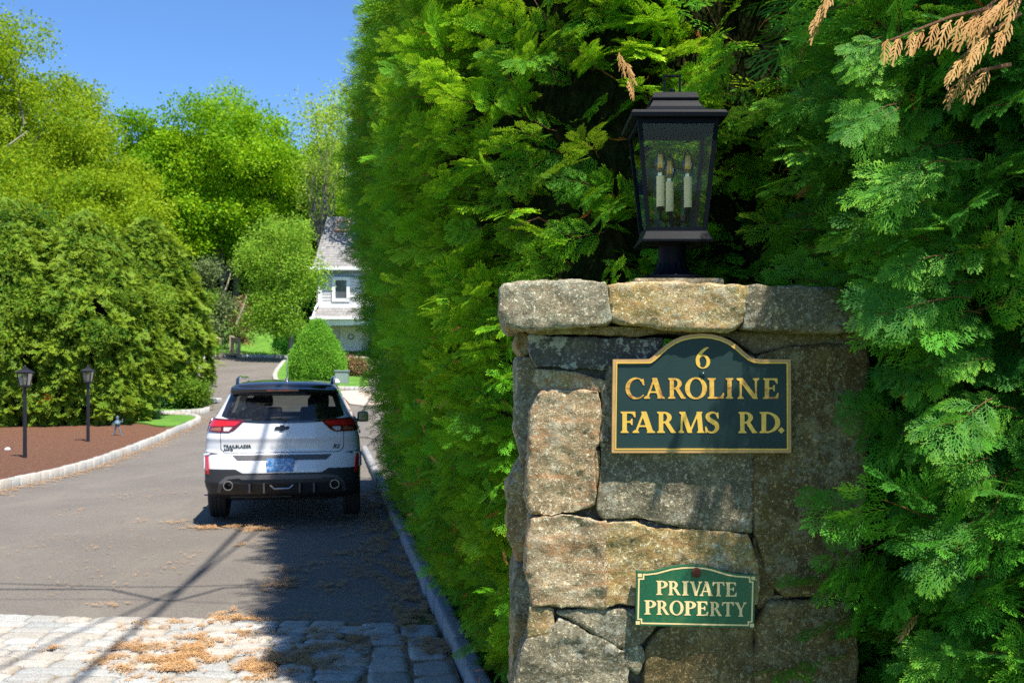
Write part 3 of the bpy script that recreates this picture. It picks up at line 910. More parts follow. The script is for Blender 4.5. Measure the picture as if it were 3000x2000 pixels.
def clip_sheet(name, poly, off, mat, step, thick=None, parent=None, bumpy=0.0, box=None):
    P = np.array(poly, float)
    bx = (P[:, 0].min() - step, P[:, 1].min() - step, P[:, 0].max() + step, P[:, 1].max() + step)
    def mp(u, v, d):
        z = gz(u, v) + d
        if bumpy:
            z = z + np.array([bumpy * mnoise.noise(Vector((a * 1.7, b * 1.7, 0))) for a, b in zip(u, v)])
        return np.stack([u, v, z], 1)
    return panel(name, lambda X, Y: sd_poly(poly, X, Y), bx, step, mp, mat, parent, off, thick, False)

def kerbX(z): return -0.28 - 0.185 * (z - 6.0)
cob_edge = lambda x: 7.31 - 0.075 * (x + 0.66)
# road: everything paved in asphalt
roadp = [(kerbX(7.2), 7.30), (-0.66, cob_edge(-0.66)), (-4, cob_edge(-4)), (-14, cob_edge(-14)), (-40, 9.5), (-40, 40), (-24, 46), (-16.8, 53.6), (-11.6, 53.6), (-8, 47), (14, 46), (14, 36), (-1.5, 30), (kerbX(15) , 15)]
tag(clip_sheet('road', roadp, -0.008, M_ASPH, 0.7), kind='structure')

def granite(name, a, b, warm=0.0):
    t = NT(name)
    w = t.world_co()
    at = t.n('ShaderNodeAttribute', attribute_name='tint')
    c = t.mix(t.noise(9, 5, 0.6, w), a, b)
    c = t.mix(t.ramp(t.noise(120, 3, 0.75, w), [(0.38, 0.75), (0.5, 0.0)]), c, (0.10, 0.10, 0.10))
    c = t.mix(t.ramp(t.noise(30, 5, 0.7, w), [(0.55, 0.0), (0.68, 0.35)]), c, (0.36, 0.27, 0.17))
    c = t.mix(1.0, c, at.outputs['Color'], 'MULTIPLY')
    p = t.principled(Base_Color=c, Roughness=0.8)
    t.t.links.new(t.bump(t.noise(60, 5, 0.75, w), 0.7, 0.006), p.inputs['Normal'])
    return t.done(p)
M_GRANITE = granite('granite', (0.31, 0.30, 0.27), (0.50, 0.485, 0.445))
M_KERB = granite('kerb_granite', (0.20, 0.205, 0.21), (0.33, 0.335, 0.34))
M_JOINT = simple('joint_sand', (0.20, 0.13, 0.07), 0.95, var=0.5, vscale=40, bump=0.6, bscale=90)

class Blocks:
    """irregular rounded stone blocks gathered in one sheet"""
    def __init__(self): self.V = []; self.F = []; self.T = []; self.n = 0
    def add(self, cx, cy, lx, ly, ang, z0, top, rs, rough=0.007, nx=8, ny=6, edge=0.12, z0f=None):
        ca, sa = math.cos(ang), math.sin(ang)
        gx = np.linspace(-1, 1, nx); gy = np.linspace(-1, 1, ny)
        X, Y = np.meshgrid(gx, gy)
        jx = rs.uniform(-0.05, 0.05, 4); 
        k = (np.abs(X) ** 9 + np.abs(Y) ** 9)
        px_ = X * lx / 2 * (1 - 0.06 * np.abs(Y) ** 4 + jx[0] * Y * 0.5)
        py_ = Y * ly / 2 * (1 - 0.06 * np.abs(X) ** 4 + jx[1] * X)
        h = top - 0.007 * np.clip(k, 0, 1.6) + rs.uniform(-rough, rough) + X * rs.uniform(-rough, rough) * 0.8 + Y * rs.uniform(-rough, rough) * 0.8 + rs.uniform(-rough, rough, X.shape) * 0.5
        wx = cx + px_ * ca - py_ * sa; wy = cy + px_ * sa + py_ * ca
        base = gz(wx, wy) + z0
        top_v = np.stack([wx, wy, base + h], -1).reshape(-1, 3)
        # border ring down to the base
        idx = np.arange(nx * ny).reshape(ny, nx)
        ring = np.concatenate([idx[0, :], idx[1:, -1], idx[-1, -2::-1], idx[-2:0:-1, 0]])
        low = top_v[ring].copy(); low[:, 2] = (base.reshape(-1))[ring] - 0.02
        m = len(ring)
        F = np.stack([idx[:-1, :-1], idx[:-1, 1:], idx[1:, 1:], idx[1:, :-1]], -1).reshape(-1, 4)
        r = np.arange(m); r2 = (r + 1) % m
        F2 = np.stack([ring[r2], ring[r], nx * ny + r, nx * ny + r2], -1)
        self.V.append(top_v); self.V.append(low)
        self.F.append(F + self.n); self.F.append(F2 + self.n)
        g = rs.uniform(0.80, 1.08); wv = rs.uniform(-0.05, 0.07)
        self.T.append(np.tile([g + wv, g, g - wv], (nx * ny + m, 1)))
        self.n += nx * ny + m
    def build(self, name, mat):
        return link_mesh(name, np_mesh(name, np.concatenate(self.V), np.concatenate(self.F), np.clip(np.concatenate(self.T), 0, 1.2)), mat, None, True)

# cobbled apron: courses of long granite setts and a kerbside strip laid the other way
rs = np.random.default_rng(5)
tag(clip_sheet('paving_bed', [(kerbX(2.5), 2.0), (kerbX(7.3), 7.32), (-4, cob_edge(-4) + 0.01), (-14, cob_edge(-14) + 0.01), (-14, 2.0)], 0.012, M_JOINT, 0.6), kind='structure')
bl_ = Blocks()
ang = math.atan(-0.075)
row = 0; y = 0.0
d = 0.0
while d < 4.6:
    hgt = rs.uniform(0.135, 0.175)
    d += hgt
    x = -0.95 + rs.uniform(0, 0.1)
    while x > -10.5:
        L = rs.uniform(0.20, 0.40)
        cx = x - L / 2
        cy = cob_edge(cx) - d + hgt / 2
        if cx < kerbX(cy) - 0.62:
            bl_.add(cx, cy, L - rs.uniform(0.003, 0.012), hgt - rs.uniform(0.002, 0.010), ang + rs.uniform(-0.02, 0.02), 0.0, 0.030, rs)
        x -= L
y = 7.28
while y > 2.6:
    L = rs.uniform(0.24, 0.34)
    yc = y - L / 2; xk = kerbX(yc)
    W = rs.uniform(0.23, 0.27)
    for q in range(2):
        bl_.add(xk - 0.03 - W / 2 - q * (W + 0.012), yc + q * 0.05, W - 0.01, L - 0.014, math.atan(0.185) + rs.uniform(-0.02, 0.02), 0.0, 0.026, rs)
    y -= L
tag(bl_.build('cobblestone_apron', M_GRANITE), kind='structure')

# kerbs
def kerb_run(name, pts, mat, block, w, top, rs, jitter=0.01, closed=False, rough=0.004):
    b = Blocks()
    P = [Vector((p[0], p[1])) for p in pts]
    for a, c in zip(P[:-1], P[1:]):
        d = c - a; L = d.length
        n = max(1, round(L / block)); dl = L / n; d.normalize()
        for i in range(n):
            m = a + d * (i + 0.5) * dl
            b.add(m.x + rs.uniform(-jitter, jitter), m.y + rs.uniform(-jitter, jitter), dl - 0.008, w, math.atan2(d.y, d.x) + rs.uniform(-0.02, 0.02), 0.0, top, rs, rough)
    return tag(b.build(name, mat), kind='structure')
kerb_run('kerb', [(kerbX(z) + 0.055, z) for z in (2.2, 6, 10, 14, 18, 22)], M_KERB, 0.62, 0.11, 0.12, rs, 0.006, rough=0.004)
def smooth_line(pts, n=8):
    out = []
    P = [Vector((p[0], p[1])) for p in pts]
    for i in range(len(P) - 1):
        p0, p1, p2, p3 = P[max(i - 1, 0)], P[i], P[i + 1], P[min(i + 2, len(P) - 1)]
        for k in range(n):
            t = k / n
            q = 0.5 * (2 * p1 + (p2 - p0) * t + (2 * p0 - 5 * p1 + 4 * p2 - p3) * t * t + (3 * p1 - p0 - 3 * p2 + p3) * t ** 3)
            out.append((q.x, q.y))
    out.append((P[-1].x, P[-1].y))
    return out
def G2(x, y):
    p = gp(x, y); return (p.x, p.y)
isl1 = [(-7.35, 10.5), G2(-60, 1448), G2(0, 1432), G2(230, 1377), G2(380, 1324), G2(500, 1272), G2(560, 1246), G2(580, 1234), G2(566, 1225), G2(520, 1220), G2(470, 1219)]
isl1s = smooth_line(isl1)
kerb_run('kerb', isl1s, M_GRANITE, 0.24, 0.14, 0.13, rs, 0.012)
def mulch_mat():
    t = NT('mulch')
    w = t.world_co()
    f = t.noise(24, 6, 0.8, w, 0.8)
    c = t.ramp(f, [(0.32, (0.04, 0.016, 0.009)), (0.5, (0.165, 0.066, 0.028)), (0.68, (0.33, 0.15, 0.07))])
    c = t.mix(t.ramp(t.noise(1.1, 4, 0.6, w), [(0.35, 0.0), (0.7, 0.35)]), c, (0.17, 0.075, 0.04))
    p = t.principled(Base_Color=c, Roughness=0.95)
    t.t.links.new(t.bump(f, 1.0, 0.07), p.inputs['Normal'])
    return t.done(p)
def lawn_mat():
    t = NT('lawn')
    w = t.world_co()
    c = t.ramp(t.noise(1.5, 5, 0.6, w), [(0.3, (0.07, 0.20, 0.012)), (0.7, (0.14, 0.30, 0.022))])
    c = t.mix(t.ramp(t.noise(40, 4, 0.7, w), [(0.35, 0.5), (0.6, 0.0)]), c, (0.03, 0.10, 0.008))
    p = t.principled(Base_Color=c, Roughness=0.9)
    t.t.links.new(t.bump(t.noise(50, 4, 0.7, w), 1.0, 0.03), p.inputs['Normal'])
    return t.done(p)
M_MULCH = mulch_mat(); M_LAWN = lawn_mat()
bed1 = isl1s[:-1] + [G2(470, 1219), (-18, 36), (-40, 30), (-40, 10.5)]
tag(clip_sheet('mulch_bed', bed1, 0.075, M_MULCH, 0.4, 0.0, bumpy=0.035), kind='structure')
tag(clip_sheet('lawn', [G2(556, 1246), G2(574, 1235), G2(560, 1228), G2(470, 1222), G2(380, 1226), G2(380, 1246), G2(440, 1254), G2(500, 1262)], 0.12, M_LAWN, 0.3, 0.0, bumpy=0.03), kind='structure')
# second island with plants
isl2 = [G2(330, 1214), G2(480, 1216), G2(590, 1209), G2(606, 1203), G2(598, 1196), G2(575, 1190), G2(540, 1186)]
isl2s = smooth_line(isl2)
kerb_run('kerb', isl2s, M_GRANITE, 0.3, 0.16, 0.14, rs, 0.012)
tag(clip_sheet('lawn', isl2s[:-1] + [G2(540, 1184), G2(440, 1172), G2(300, 1172), G2(300, 1210)], 0.10, M_LAWN, 0.3, 0.0, bumpy=0.03), kind='structure')
# lawn right of the far road, with its pale kerb
isl3 = [G2(1075, 1052), G2(960, 1050), G2(880, 1052), G2(838, 1060), G2(818, 1080), G2(806, 1100), G2(812, 1120), G2(850, 1132), G2(980, 1140), G2(1080, 1142)]
isl3s = smooth_line(isl3)
kerb_run('kerb', isl3s, M_GRANITE, 0.4, 0.18, 0.12, rs, 0.01)
tag(clip_sheet('lawn', isl3s, 0.09, M_LAWN, 0.4, 0.0, bumpy=0.03), kind='structure')
kerb_run('kerb', smooth_line([G2(583, 1082), G2(590, 1064), G2(600, 1050), G2(640, 1046), G2(740, 1046), G2(850, 1048)], 4), M_GRANITE, 0.4, 0.2, 0.14, rs, 0.01)
# concrete walk on the right beyond the car
t_ = simple('walk_concrete', (0.46, 0.36, 0.29), 0.85, var=0.12, vscale=2, bump=0.2)
tag(clip_sheet('pavement', [G2(990, 1146), G2(1100, 1146), G2(1140, 1185), G2(1030, 1190)], 0.03, t_, 0.5, 0.0), kind='structure')
mb = MB()
for (a, b_) in (((600, 1178), (640, 1178)), ((470, 1143), (525, 1143))):
    p, q = gp(*a), gp(*b_)
    mb = MB(); mb.box(((p.x + q.x) / 2, p.y, p.z + 0.06), ((q - p).length, 0.9, 0.14), bevel=0.03)
    o = mb.build('stone_slab', simple('pale_stone', (0.5, 0.48, 0.46), 0.8, bump=0.3))
    tag(o, ['low pale stone slab lying on the far road beside the plant island', 'flat grey stone slab among the plants behind the mulch bed'][0 if a[0] == 600 else 1], 'slab')

# ------------------------------------------------------------------ overhead cables (their shadows cross the drive)
M_CABLE = simple('cable_rubber', (0.02, 0.02, 0.02), 0.6)
def cable(shadow_px, h, rad, label, e0=10.0, e1=14.0):
    P = []
    for x, y in shadow_px:
        g = gp(x, y)
        P.append(Vector((g.x + 0.28 * h, g.y - 0.34 * h, h)))
    a = (P[0] - P[1]).normalized(); b_ = (P[-1] - P[-2]).normalized()
    P = [P[0] + a * e0 + Vector((0, 0, 0.3))] + P + [P[-1] + b_ * e1 + Vector((0, 0, 0.3))]
    o = MB().tube(P, rad, 8).build('overhead_cable', M_CABLE, None, True)
    tag(o, label, 'cable', 'overhead cables crossing the drive')
cable([(179, 2000), (383, 1819), (529, 1685), (663, 1557), (755, 1480)], 9.0, 0.028, 'thick overhead cable casting the broadest diagonal shadow', 12, 30)
cable([(408, 1774), (485, 1736), (560, 1675), (727, 1557), (830, 1480)], 9.0, 0.018, 'overhead cable casting the thinner diagonal shadow', 3, 30)
cable([(0, 1733), (255, 1741), (446, 1741), (700, 1736)], 8.0, 0.013, 'overhead cable casting the straight shadow across the drive')
cable([(0, 1747), (255, 1749), (408, 1780), (459, 1784), (542, 1761), (600, 1742), (700, 1737)], 7.0, 0.018, 'sagging overhead cable casting the looped shadow')
cable([(0, 1781), (300, 1784), (640, 1797)], 8.0, 0.007, 'thin overhead wire casting the faintest shadow near the cobbles')

# ------------------------------------------------------------------ the far house
M_SIDING = simple('siding', (0.64, 0.63, 0.65), 0.6, var=0.04, vscale=2)
M_TRIM = simple('white_trim', (0.82, 0.82, 0.84), 0.5, var=0.03)
M_FRIEZE = simple('frieze', (0.30, 0.37, 0.50), 0.6, var=0.05)
def shingle_mat():
    t = NT('roof_shingles')
    w = t.world_co()
    f = t.noise(1.2, 6, 0.65, t.mapping(w, (3, 1, 4)))
    c = t.ramp(f, [(0.3, (0.17, 0.165, 0.165)), (0.7, (0.28, 0.27, 0.27))])
    br = t.n('ShaderNodeTexBrick'); br.inputs['Scale'].default_value = 1.0
    br.inputs['Brick Width'].default_value = 0.35; br.inputs['Row Height'].default_value = 0.16; br.inputs['Mortar Size'].default_value = 0.012
    br.inputs['Color1'].default_value = (0.9, 0.9, 0.9, 1); br.inputs['Color2'].default_value = (1.12, 1.1, 1.08, 1); br.inputs['Mortar'].default_value = (0.5, 0.5, 0.5, 1)
    mp = t.mapping(w, (1, 1, 1)); cmb = t.n('ShaderNodeCombineXYZ'); sx = t.n('ShaderNodeSeparateXYZ')
    t.t.links.new(w, sx.inputs[0]); t.t.links.new(sx.outputs[0], cmb.inputs[0]); t.t.links.new(sx.outputs[2], cmb.inputs[1])
    t.t.links.new(cmb.outputs[0], br.inputs['Vector'])
    c = t.mix(1.0, c, br.outputs[0], 'MULTIPLY')
    return t.done(t.principled(Base_Color=c, Roughness=0.9))
M_SHING = shingle_mat()
M_HGLASS = simple('window_glass', (0.09, 0.10, 0.12), 0.08, var=0.1, spec=0.9)
HD = 55.0
def hx(x): return (x - 1500) / FPX * HD
def hz(y): return CAM_H + (HZ - y) / FPX * HD
house = thing('house', 'pale grey clapboard house with steep shingled roof and white front door, behind the tall hedge', 'house', (hx(925), HD, hz(1055)))
hl = Vector((hx(925), HD, hz(1055)))
def hpart(mb, name, mat, parent=None, **k):
    o = mb.build(name, mat, parent or house, **k)
    if (parent or house) is house: o.location = -hl
    return o
X0 = hx(927); X1 = X0 + 13
zE = hz(790); zG = hz(1062)
m = MB()
m.box(((X0 + X1) / 2, HD + 4.2, (hz(900) + zE) / 2), (X1 - X0, 8.0, zE - hz(900)))
m.box(((X0 + X1) / 2, HD + 5.2, (zG + hz(900)) / 2 - 0.01), (X1 - X0, 7.4, hz(900) - zG))
k = 0
zz = hz(888)
while zz < hz(815):
    m.box(((X0 + X1) / 2 + 0.1, HD + 0.185, zz + 0.055), (X1 - X0 - 0.3, 0.04, 0.11)); zz += 0.17
hpart(m, 'wall', M_SIDING)
m = MB(); m.box(((X0 + X1) / 2, HD + 0.17, hz(803)), (X1 - X0 - 0.05, 0.05, 0.34)); hpart(m, 'frieze_board', M_FRIEZE)
m = MB(); m.box((X0 + 0.13, HD + 0.15, (hz(890) + hz(812)) / 2), (0.26, 0.10, hz(812) - hz(890) - 0.01)); m.box(((X0 + X1) / 2, HD + 0.14, hz(895)), (X1 - X0 + 0.06, 0.12, 0.20)); hpart(m, 'corner_trim', M_TRIM)
# main roof
yr = HD + 3.6; zr = CAM_H + (HZ - 635) / FPX * yr
m = MB()
e = 0.35
a0 = Vector((X0 - e * 0.6, HD - 0.15, zE + 0.02)); a1 = Vector((X1 + e, HD - 0.15, zE + 0.02))
b0 = Vector((X0 - e * 0.6 + 0.15, yr, zr)); b1 = Vector((X1 + e, yr, zr))
c0 = Vector((X0 - e * 0.6, yr * 2 - HD + 0.4, zE)); c1 = Vector((X1 + e, yr * 2 - HD + 0.4, zE))
th = Vector((0, 0, -0.16))
for q in ((a0, a1, b1, b0), (b0, b1, c1, c0)):
    vs = [m.bm.verts.new(p) for p in q]; vt = [m.bm.verts.new(p + th) for p in q]
    m.bm.faces.new(vs); m.bm.faces.new(vt[::-1])
    for i in range(4): m.bm.faces.new((vs[i], vt[i], vt[(i + 1) % 4], vs[(i + 1) % 4]))
roof = hpart(m, 'roof', M_SHING)
m = MB(); m.face([(X0 + 0.02, HD + 0.2, zE), (X0 + 0.02, HD + 7, zE), (X0 + 0.1, yr, zr - 0.25)]); hpart(m, 'gable', M_SIDING)
m = MB(); m.box(((X0 + X1) / 2, HD - 0.22, hz(788)), (X1 - X0 + 0.6, 0.14, 0.17), bevel=0.03); hpart(m, 'gutter', M_TRIM)
m = MB(); m.tube([(hx(933), HD - 0.12, hz(792)), (hx(933), HD + 0.06, hz(806)), (hx(933), HD + 0.06, hz(888)), (hx(930), HD - 0.5, hz(902)), (hx(928), HD - 1.2, hz(935))], 0.055, 8); hpart(m, 'downpipe', M_TRIM)
# skylight
m = MB()
def rp(x, y):   # point on the roof slope at this pixel
    t0 = (y - 790) / (635 - 790.0)
    yy = lerp(HD - 0.15, yr, t0)
    return Vector(((x - 1500) / FPX * yy, yy - 0.02, lerp(zE + 0.02, zr, t0) + 0.02))
nrm = Vector((0, -(zr - zE), (yr - HD))).normalized()
s0, s1_, s2_, s3 = rp(984, 682), rp(1024, 682), rp(1024, 653), rp(986, 653)
for p, q in ((s0, s1_), (s1_, s2_), (s2_, s3), (s3, s0)): m.bar(p + nrm * 0.06, q + nrm * 0.06, 0.10, 0.14, nrm)
sk = hpart(m, 'skylight', simple('cedar', (0.46, 0.27, 0.17), 0.7))
m = MB(); m.face([p + nrm * 0.08 for p in (s0, s1_, s2_, s3)]); g = m.build('pane', M_HGLASS, sk)
# window
def wframe(m, x0, y0, x1, y1, w, yd, dp):
    a, b_, c, d_ = hx(x0), hx(x1), hz(y1), hz(y0)
    m.box(((a + b_) / 2, yd, c + w / 2), (b_ - a, dp, w)); m.box(((a + b_) / 2, yd, d_ - w / 2), (b_ - a, dp, w))
    m.box((a + w / 2, yd, (c + d_) / 2), (w, dp, d_ - c - 2 * w)); m.box((b_ - w / 2, yd, (c + d_) / 2), (w, dp, d_ - c - 2 * w))
m = MB(); wframe(m, 972, 811, 1024, 883, 0.17, HD + 0.12, 0.14); win = hpart(m, 'window', M_TRIM)
m = MB(); m.box(((hx(972) + hx(1024)) / 2, HD + 0.155, (hz(811) + hz(883)) / 2), (0.9, 0.02, 1.1)); m.build('pane', M_HGLASS, win)
# porch roof and door
m = MB()
zt0, zt1 = hz(899), CAM_H + (HZ - 929) / FPX * (HD - 1.3)
q = [(X0 + 0.1, HD + 0.16, zt0), (X1, HD + 0.16, zt0), (X1, HD - 1.3, zt1), (X0 + 0.0, HD - 1.3, zt1)]
vs = [m.bm.verts.new(p) for p in q]; vt = [m.bm.verts.new((p[0], p[1], p[2] - 0.14)) for p in q]
m.bm.faces.new(vs); m.bm.faces.new(vt[::-1])
for i in range(4): m.bm.faces.new((vs[i], vt[i], vt[(i + 1) % 4], vs[(i + 1) % 4]))
hpart(m, 'porch_roof', M_SHING)
m = MB(); m.box(((X0 + X1) / 2, HD - 1.36, zt1 - 0.05), (X1 - X0 + 0.2, 0.12, 0.15), bevel=0.02); m.box(((X0 + X1) / 2, HD - 1.2, zt1 - 0.28), (X1 - X0, 0.10, 0.28)); hpart(m, 'porch_gutter', M_TRIM)
m = MB(); wframe(m, 984, 955, 1048, 1060, 0.13, HD + 1.44, 0.10); m.box(((hx(984) + hx(1048)) / 2, HD + 1.47, hz(1008)), (0.98, 0.05, 1.75))
for (xx, y0_, y1_) in ((1004, 1012, 1046), (1027, 1012, 1046)):
    wframe(m, xx - 8, y0_, xx + 8, y1_, 0.03, HD + 1.43, 0.05)
door = hpart(m, 'door', M_TRIM)
m = MB(); m.lathe((0, 0, 0), [(0.11, 0), (0.14, 0.02), (0.17, 0), (0.14, -0.02), (0.11, 0)], 16, caps=False); m.build('wreath', simple('wreath_leaf', (0.22, 0.26, 0.22), 0.8, var=0.4), door).matrix_local = Matrix.Translation((hx(1016), HD + 1.42, hz(984))) @ Matrix.Rotation(R(90), 4, 'X')

# utility cabinet, dry hedge are with the plants
p = gp(1002, 1128)
m = MB(); m.box((p.x, p.y, p.z + 0.30), (0.50, 0.4, 0.5), bevel=0.03); m.box((p.x, p.y, p.z + 0.56), (0.56, 0.46, 0.05), bevel=0.015)
tag(m.build('utility_box', simple('utility_green', (0.22, 0.28, 0.24), 0.5)), 'squat grey-green utility cabinet on the lawn in front of the brown hedge', 'utility box')
p = gp(984, 1130)
m = MB(); m.lathe((p.x, p.y - 0.25, p.z + 0.05), [(0.0, 0), (0.14, 0.01), (0.20, 0.09), (0.16, 0.18), (0.06, 0.23), (0, 0.235)], 14)
tag(m.build('white_stone', simple('white_stone', (0.75, 0.73, 0.7), 0.7, bump=0.3), None, True), 'small round white stone at the foot of the utility cabinet', 'stone')

# wooden rails at the far edge of the road
M_WEATHER = simple('weathered_wood', (0.42, 0.33, 0.22), 0.85, var=0.25, vscale=8, bump=0.3)
for (x0, x1, sl, lab) in ((624, 652, 1, 'weathered wooden rail with leaning balusters, nearer the big evergreen'), (678, 706, -1, 'weathered wooden rail with leaning balusters, nearer the small tree')):
    a = gp(x0, 1044); b_ = gp(x1, 1047)
    root = thing('wooden_rail', lab, 'rail', a, 'wooden rails beyond the far kerb')
    b_ = b_ - a; b_.y -= 0.4
    MB().box((0, 0, 0.5), (0.17, 0.17, 1.15)).build('post', M_WEATHER, root)
    MB().box((b_.x, b_.y, 0.42), (0.14, 0.14, 0.9)).build('post', M_WEATHER, root)
    MB().bar((0, 0, 1.0), (b_.x, b_.y, 0.86), 0.12, 0.06).build('handrail', M_WEATHER, root)
    for q in range(3):
        f = (q + 0.6) / 3.2
        MB().bar((b_.x * f + 0.02, b_.y * f, 0.95 - 0.12 * f), (b_.x * (f + 0.12), b_.y * f, 0.18), 0.05, 0.05).build('baluster', M_WEATHER, root)
p = gp(665, 1044)
tag(MB().box((p.x, p.y + 0.2, p.z + 0.1), (1.3, 1.6, 0.12), bevel=0.02).build('plank_deck', M_WEATHER), 'low weathered plank deck between the two wooden rails', 'deck')

# ------------------------------------------------------------------ lamp posts by the mulch bed
M_POST = simple('post_black', (0.018, 0.018, 0.022), 0.45, 0.3)
M_POSTGL = glass_mat('post_glass', (0.9, 0.9, 0.9), 0.05, 1.5, 0.25)
def lamp_post(root):
    MB().cyl((0, 0, -0.1), (0, 0, 1.36), 0.038, 0.034, 14).build('pole', M_POST, root, True)
    r = MB(); sq_loft(r, [(0.05, 1.36), (0.085, 1.375), (0.085, 1.39), (0.06, 1.395)]); r.build('lantern_base', M_POST, root)
    f = MB()
    for sx_, sy_ in ((-1, -1), (1, -1), (1, 1), (-1, 1)):
        f.frustum((sx_ * 0.068, sy_ * 0.068, 1.395), 0.008, (sx_ * 0.105, sy_ * 0.105, 1.63), 0.008)
    for a in range(4):
        mm = Matrix.Rotation(a * math.pi / 2, 4, 'Z')
        f.bar(mm @ Vector((-0.07, -0.068, 1.399)), mm @ Vector((0.07, -0.068, 1.399)), 0.012); f.bar(mm @ Vector((-0.105, -0.104, 1.624)), mm @ Vector((0.105, -0.104, 1.624)), 0.012)
    f.build('lantern_frame', M_POST, root)
    for a in range(4):
        g = MB(); mm = Matrix.Rotation(a * math.pi / 2, 4, 'Z')
        g.face([mm @ Vector(q) for q in ((-0.06, -0.069, 1.397), (0.06, -0.069, 1.397), (0.098, -0.105, 1.628), (-0.098, -0.105, 1.628))])
        g.build('glass_pane', M_POSTGL, root)
    r = MB(); sq_loft(r, [(0.125, 1.631), (0.13, 1.645), (0.09, 1.68), (0.045, 1.705), (0.04, 1.73), (0.0, 1.75)]); r.build('lantern_roof', M_POST, root)
    MB().lathe((0, 0, 1.745), [(0.012, 0), (0.018, 0.015), (0.008, 0.03), (0.0, 0.05)], 10).build('finial', M_POST, root, True)
    cd = MB().cyl((0, 0, 1.396), (0, 0, 1.50), 0.016, seg=10).build('candle', M_CANDLE, root, True)
    MB().lathe((0, 0, 1.50), [(0.012, 0), (0.02, 0.03), (0.012, 0.07), (0, 0.09)], 10).build('bulb', M_CANDLE, cd, True)
def copy_thing(o, loc, label, rz=0.0, sc=1.0):
    c = o.copy(); COL.objects.link(c); c.location = loc; c.rotation_euler = (0, 0, rz); c.scale = (sc, sc, sc); c['label'] = label
    for ch in list(o.children):
        d = ch.copy(); COL.objects.link(d); d.parent = c
        for g in list(ch.children):
            e = g.copy(); COL.objects.link(e); e.parent = d
    return c
g1 = gp(73, 1352); g2 = gp(258, 1303)
lp = thing('lamp_post', 'black lamp post with a glazed lantern, nearer the drive, in the mulch bed', 'lamp post', g1 + Vector((0, 0, 0.06)), 'lamp posts in the mulch bed')
lamp_post(lp)
copy_thing(lp, g2 + Vector((0, 0, 0.06)), 'black lamp post standing farther back, close against the big evergreen', 0.1)
p = gp(22, 1330)
tag(MB().lathe((p.x, p.y, p.z + 0.07), [(0, 0), (0.05, 0.0), (0.06, 0.03), (0.04, 0.06), (0, 0.07)], 10).build('white_pebble', simple('white_pebble', (0.8, 0.78, 0.75), 0.6), None, True), 'small white pebble on the reddish mulch beside the nearer lamp post', 'stone')
# small garden ornament
p = gp(344, 1284)
orn = thing('garden_ornament', 'small blue-grey wrought ornament standing at the foot of the evergreen', 'garden ornament', p + Vector((0, 0, 0.07)))
M_ORN = simple('ornament_blue', (0.10, 0.16, 0.20), 0.6, var=0.3, vscale=20)
m = MB()
for sx_ in (-1, 1):
    m.tube([(0.10 * sx_, 0, 0), (0.06 * sx_, 0, 0.14), (0.03 * sx_, 0, 0.24)], 0.018, 6)
m.build('leg', M_ORN, orn, True)
MB().lathe((0, 0, 0.22), [(0, 0), (0.05, 0.02), (0.075, 0.08), (0.05, 0.15), (0.025, 0.17), (0.04, 0.21), (0.03, 0.26), (0, 0.28)], 12).build('figure', M_ORN, orn, True)
MB().tube([(-0.05, 0, 0.36), (-0.12, 0, 0.30), (-0.12, 0, 0.2)], 0.014, 6).build('arm', M_ORN, orn, True)
MB().tube([(0.05, 0, 0.36), (0.12, 0, 0.34), (0.13, 0, 0.42)], 0.014, 6).build('arm', M_ORN, orn, True)

# ------------------------------------------------------------------ the parked car
def car_paint(name, col, rough=0.25, coat=1.0, metal=0.0):
    t = NT(name)
    p = t.principled(Base_Color=t.mix(t.noise(3, 3), tuple(x * 0.96 for x in col), col), Roughness=rough, Metallic=metal)
    p.inputs['Coat Weight'].default_value = coat
    p.inputs['Coat Roughness'].default_value = 0.05
    return t.done(p)
M_WHITE = car_paint('white_paint', (0.72, 0.72, 0.74), 0.35)
M_BLACK = car_paint('black_paint', (0.012, 0.012, 0.014), 0.2)
M_CLAD = simple('black_plastic', (0.022, 0.022, 0.024), 0.5, var=0.1)
M_CLAD2 = simple('grey_plastic', (0.085, 0.085, 0.088), 0.42, var=0.1)
M_TYRE = simple('tyre_rubber', (0.022, 0.021, 0.021), 0.8, var=0.2, bump=0.3)
M_RIM = simple('rim_metal', (0.25, 0.25, 0.26), 0.3, 0.8)
M_RED = car_paint('lamp_red', (0.55, 0.012, 0.012), 0.12)
M_REDD = car_paint('lamp_dark_red', (0.11, 0.006, 0.008), 0.15)
M_LCLEAR = car_paint('lamp_clear', (0.55, 0.50, 0.47), 0.15)
M_AMBER = car_paint('lamp_amber', (0.30, 0.10, 0.05), 0.2)
M_CGLASS = glass_mat('car_glass', (0.24, 0.28, 0.28), 0.02, 1.5, 0.03)
M_SEAT = simple('seat_fabric', (0.035, 0.035, 0.037), 0.85)
M_PIPE = simple('exhaust_steel', (0.45, 0.42, 0.38), 0.3, 0.9)
def plate_mat():
    t = NT('plate_blue')
    co = t.co()
    s = t.n('ShaderNodeSeparateXYZ'); t.t.links.new(co, s.inputs[0])
    f = t.noise(26, 3, 0.6, co)
    c = t.ramp(f, [(0.42, (0.03, 0.13, 0.38)), (0.52, (0.13, 0.33, 0.62)), (0.62, (0.55, 0.66, 0.80))])
    c = t.mix(0.35, c, (0.10, 0.26, 0.55))
    return t.done(t.principled(Base_Color=c, Roughness=0.4))
M_PLATE = plate_mat()

CL = 4.40
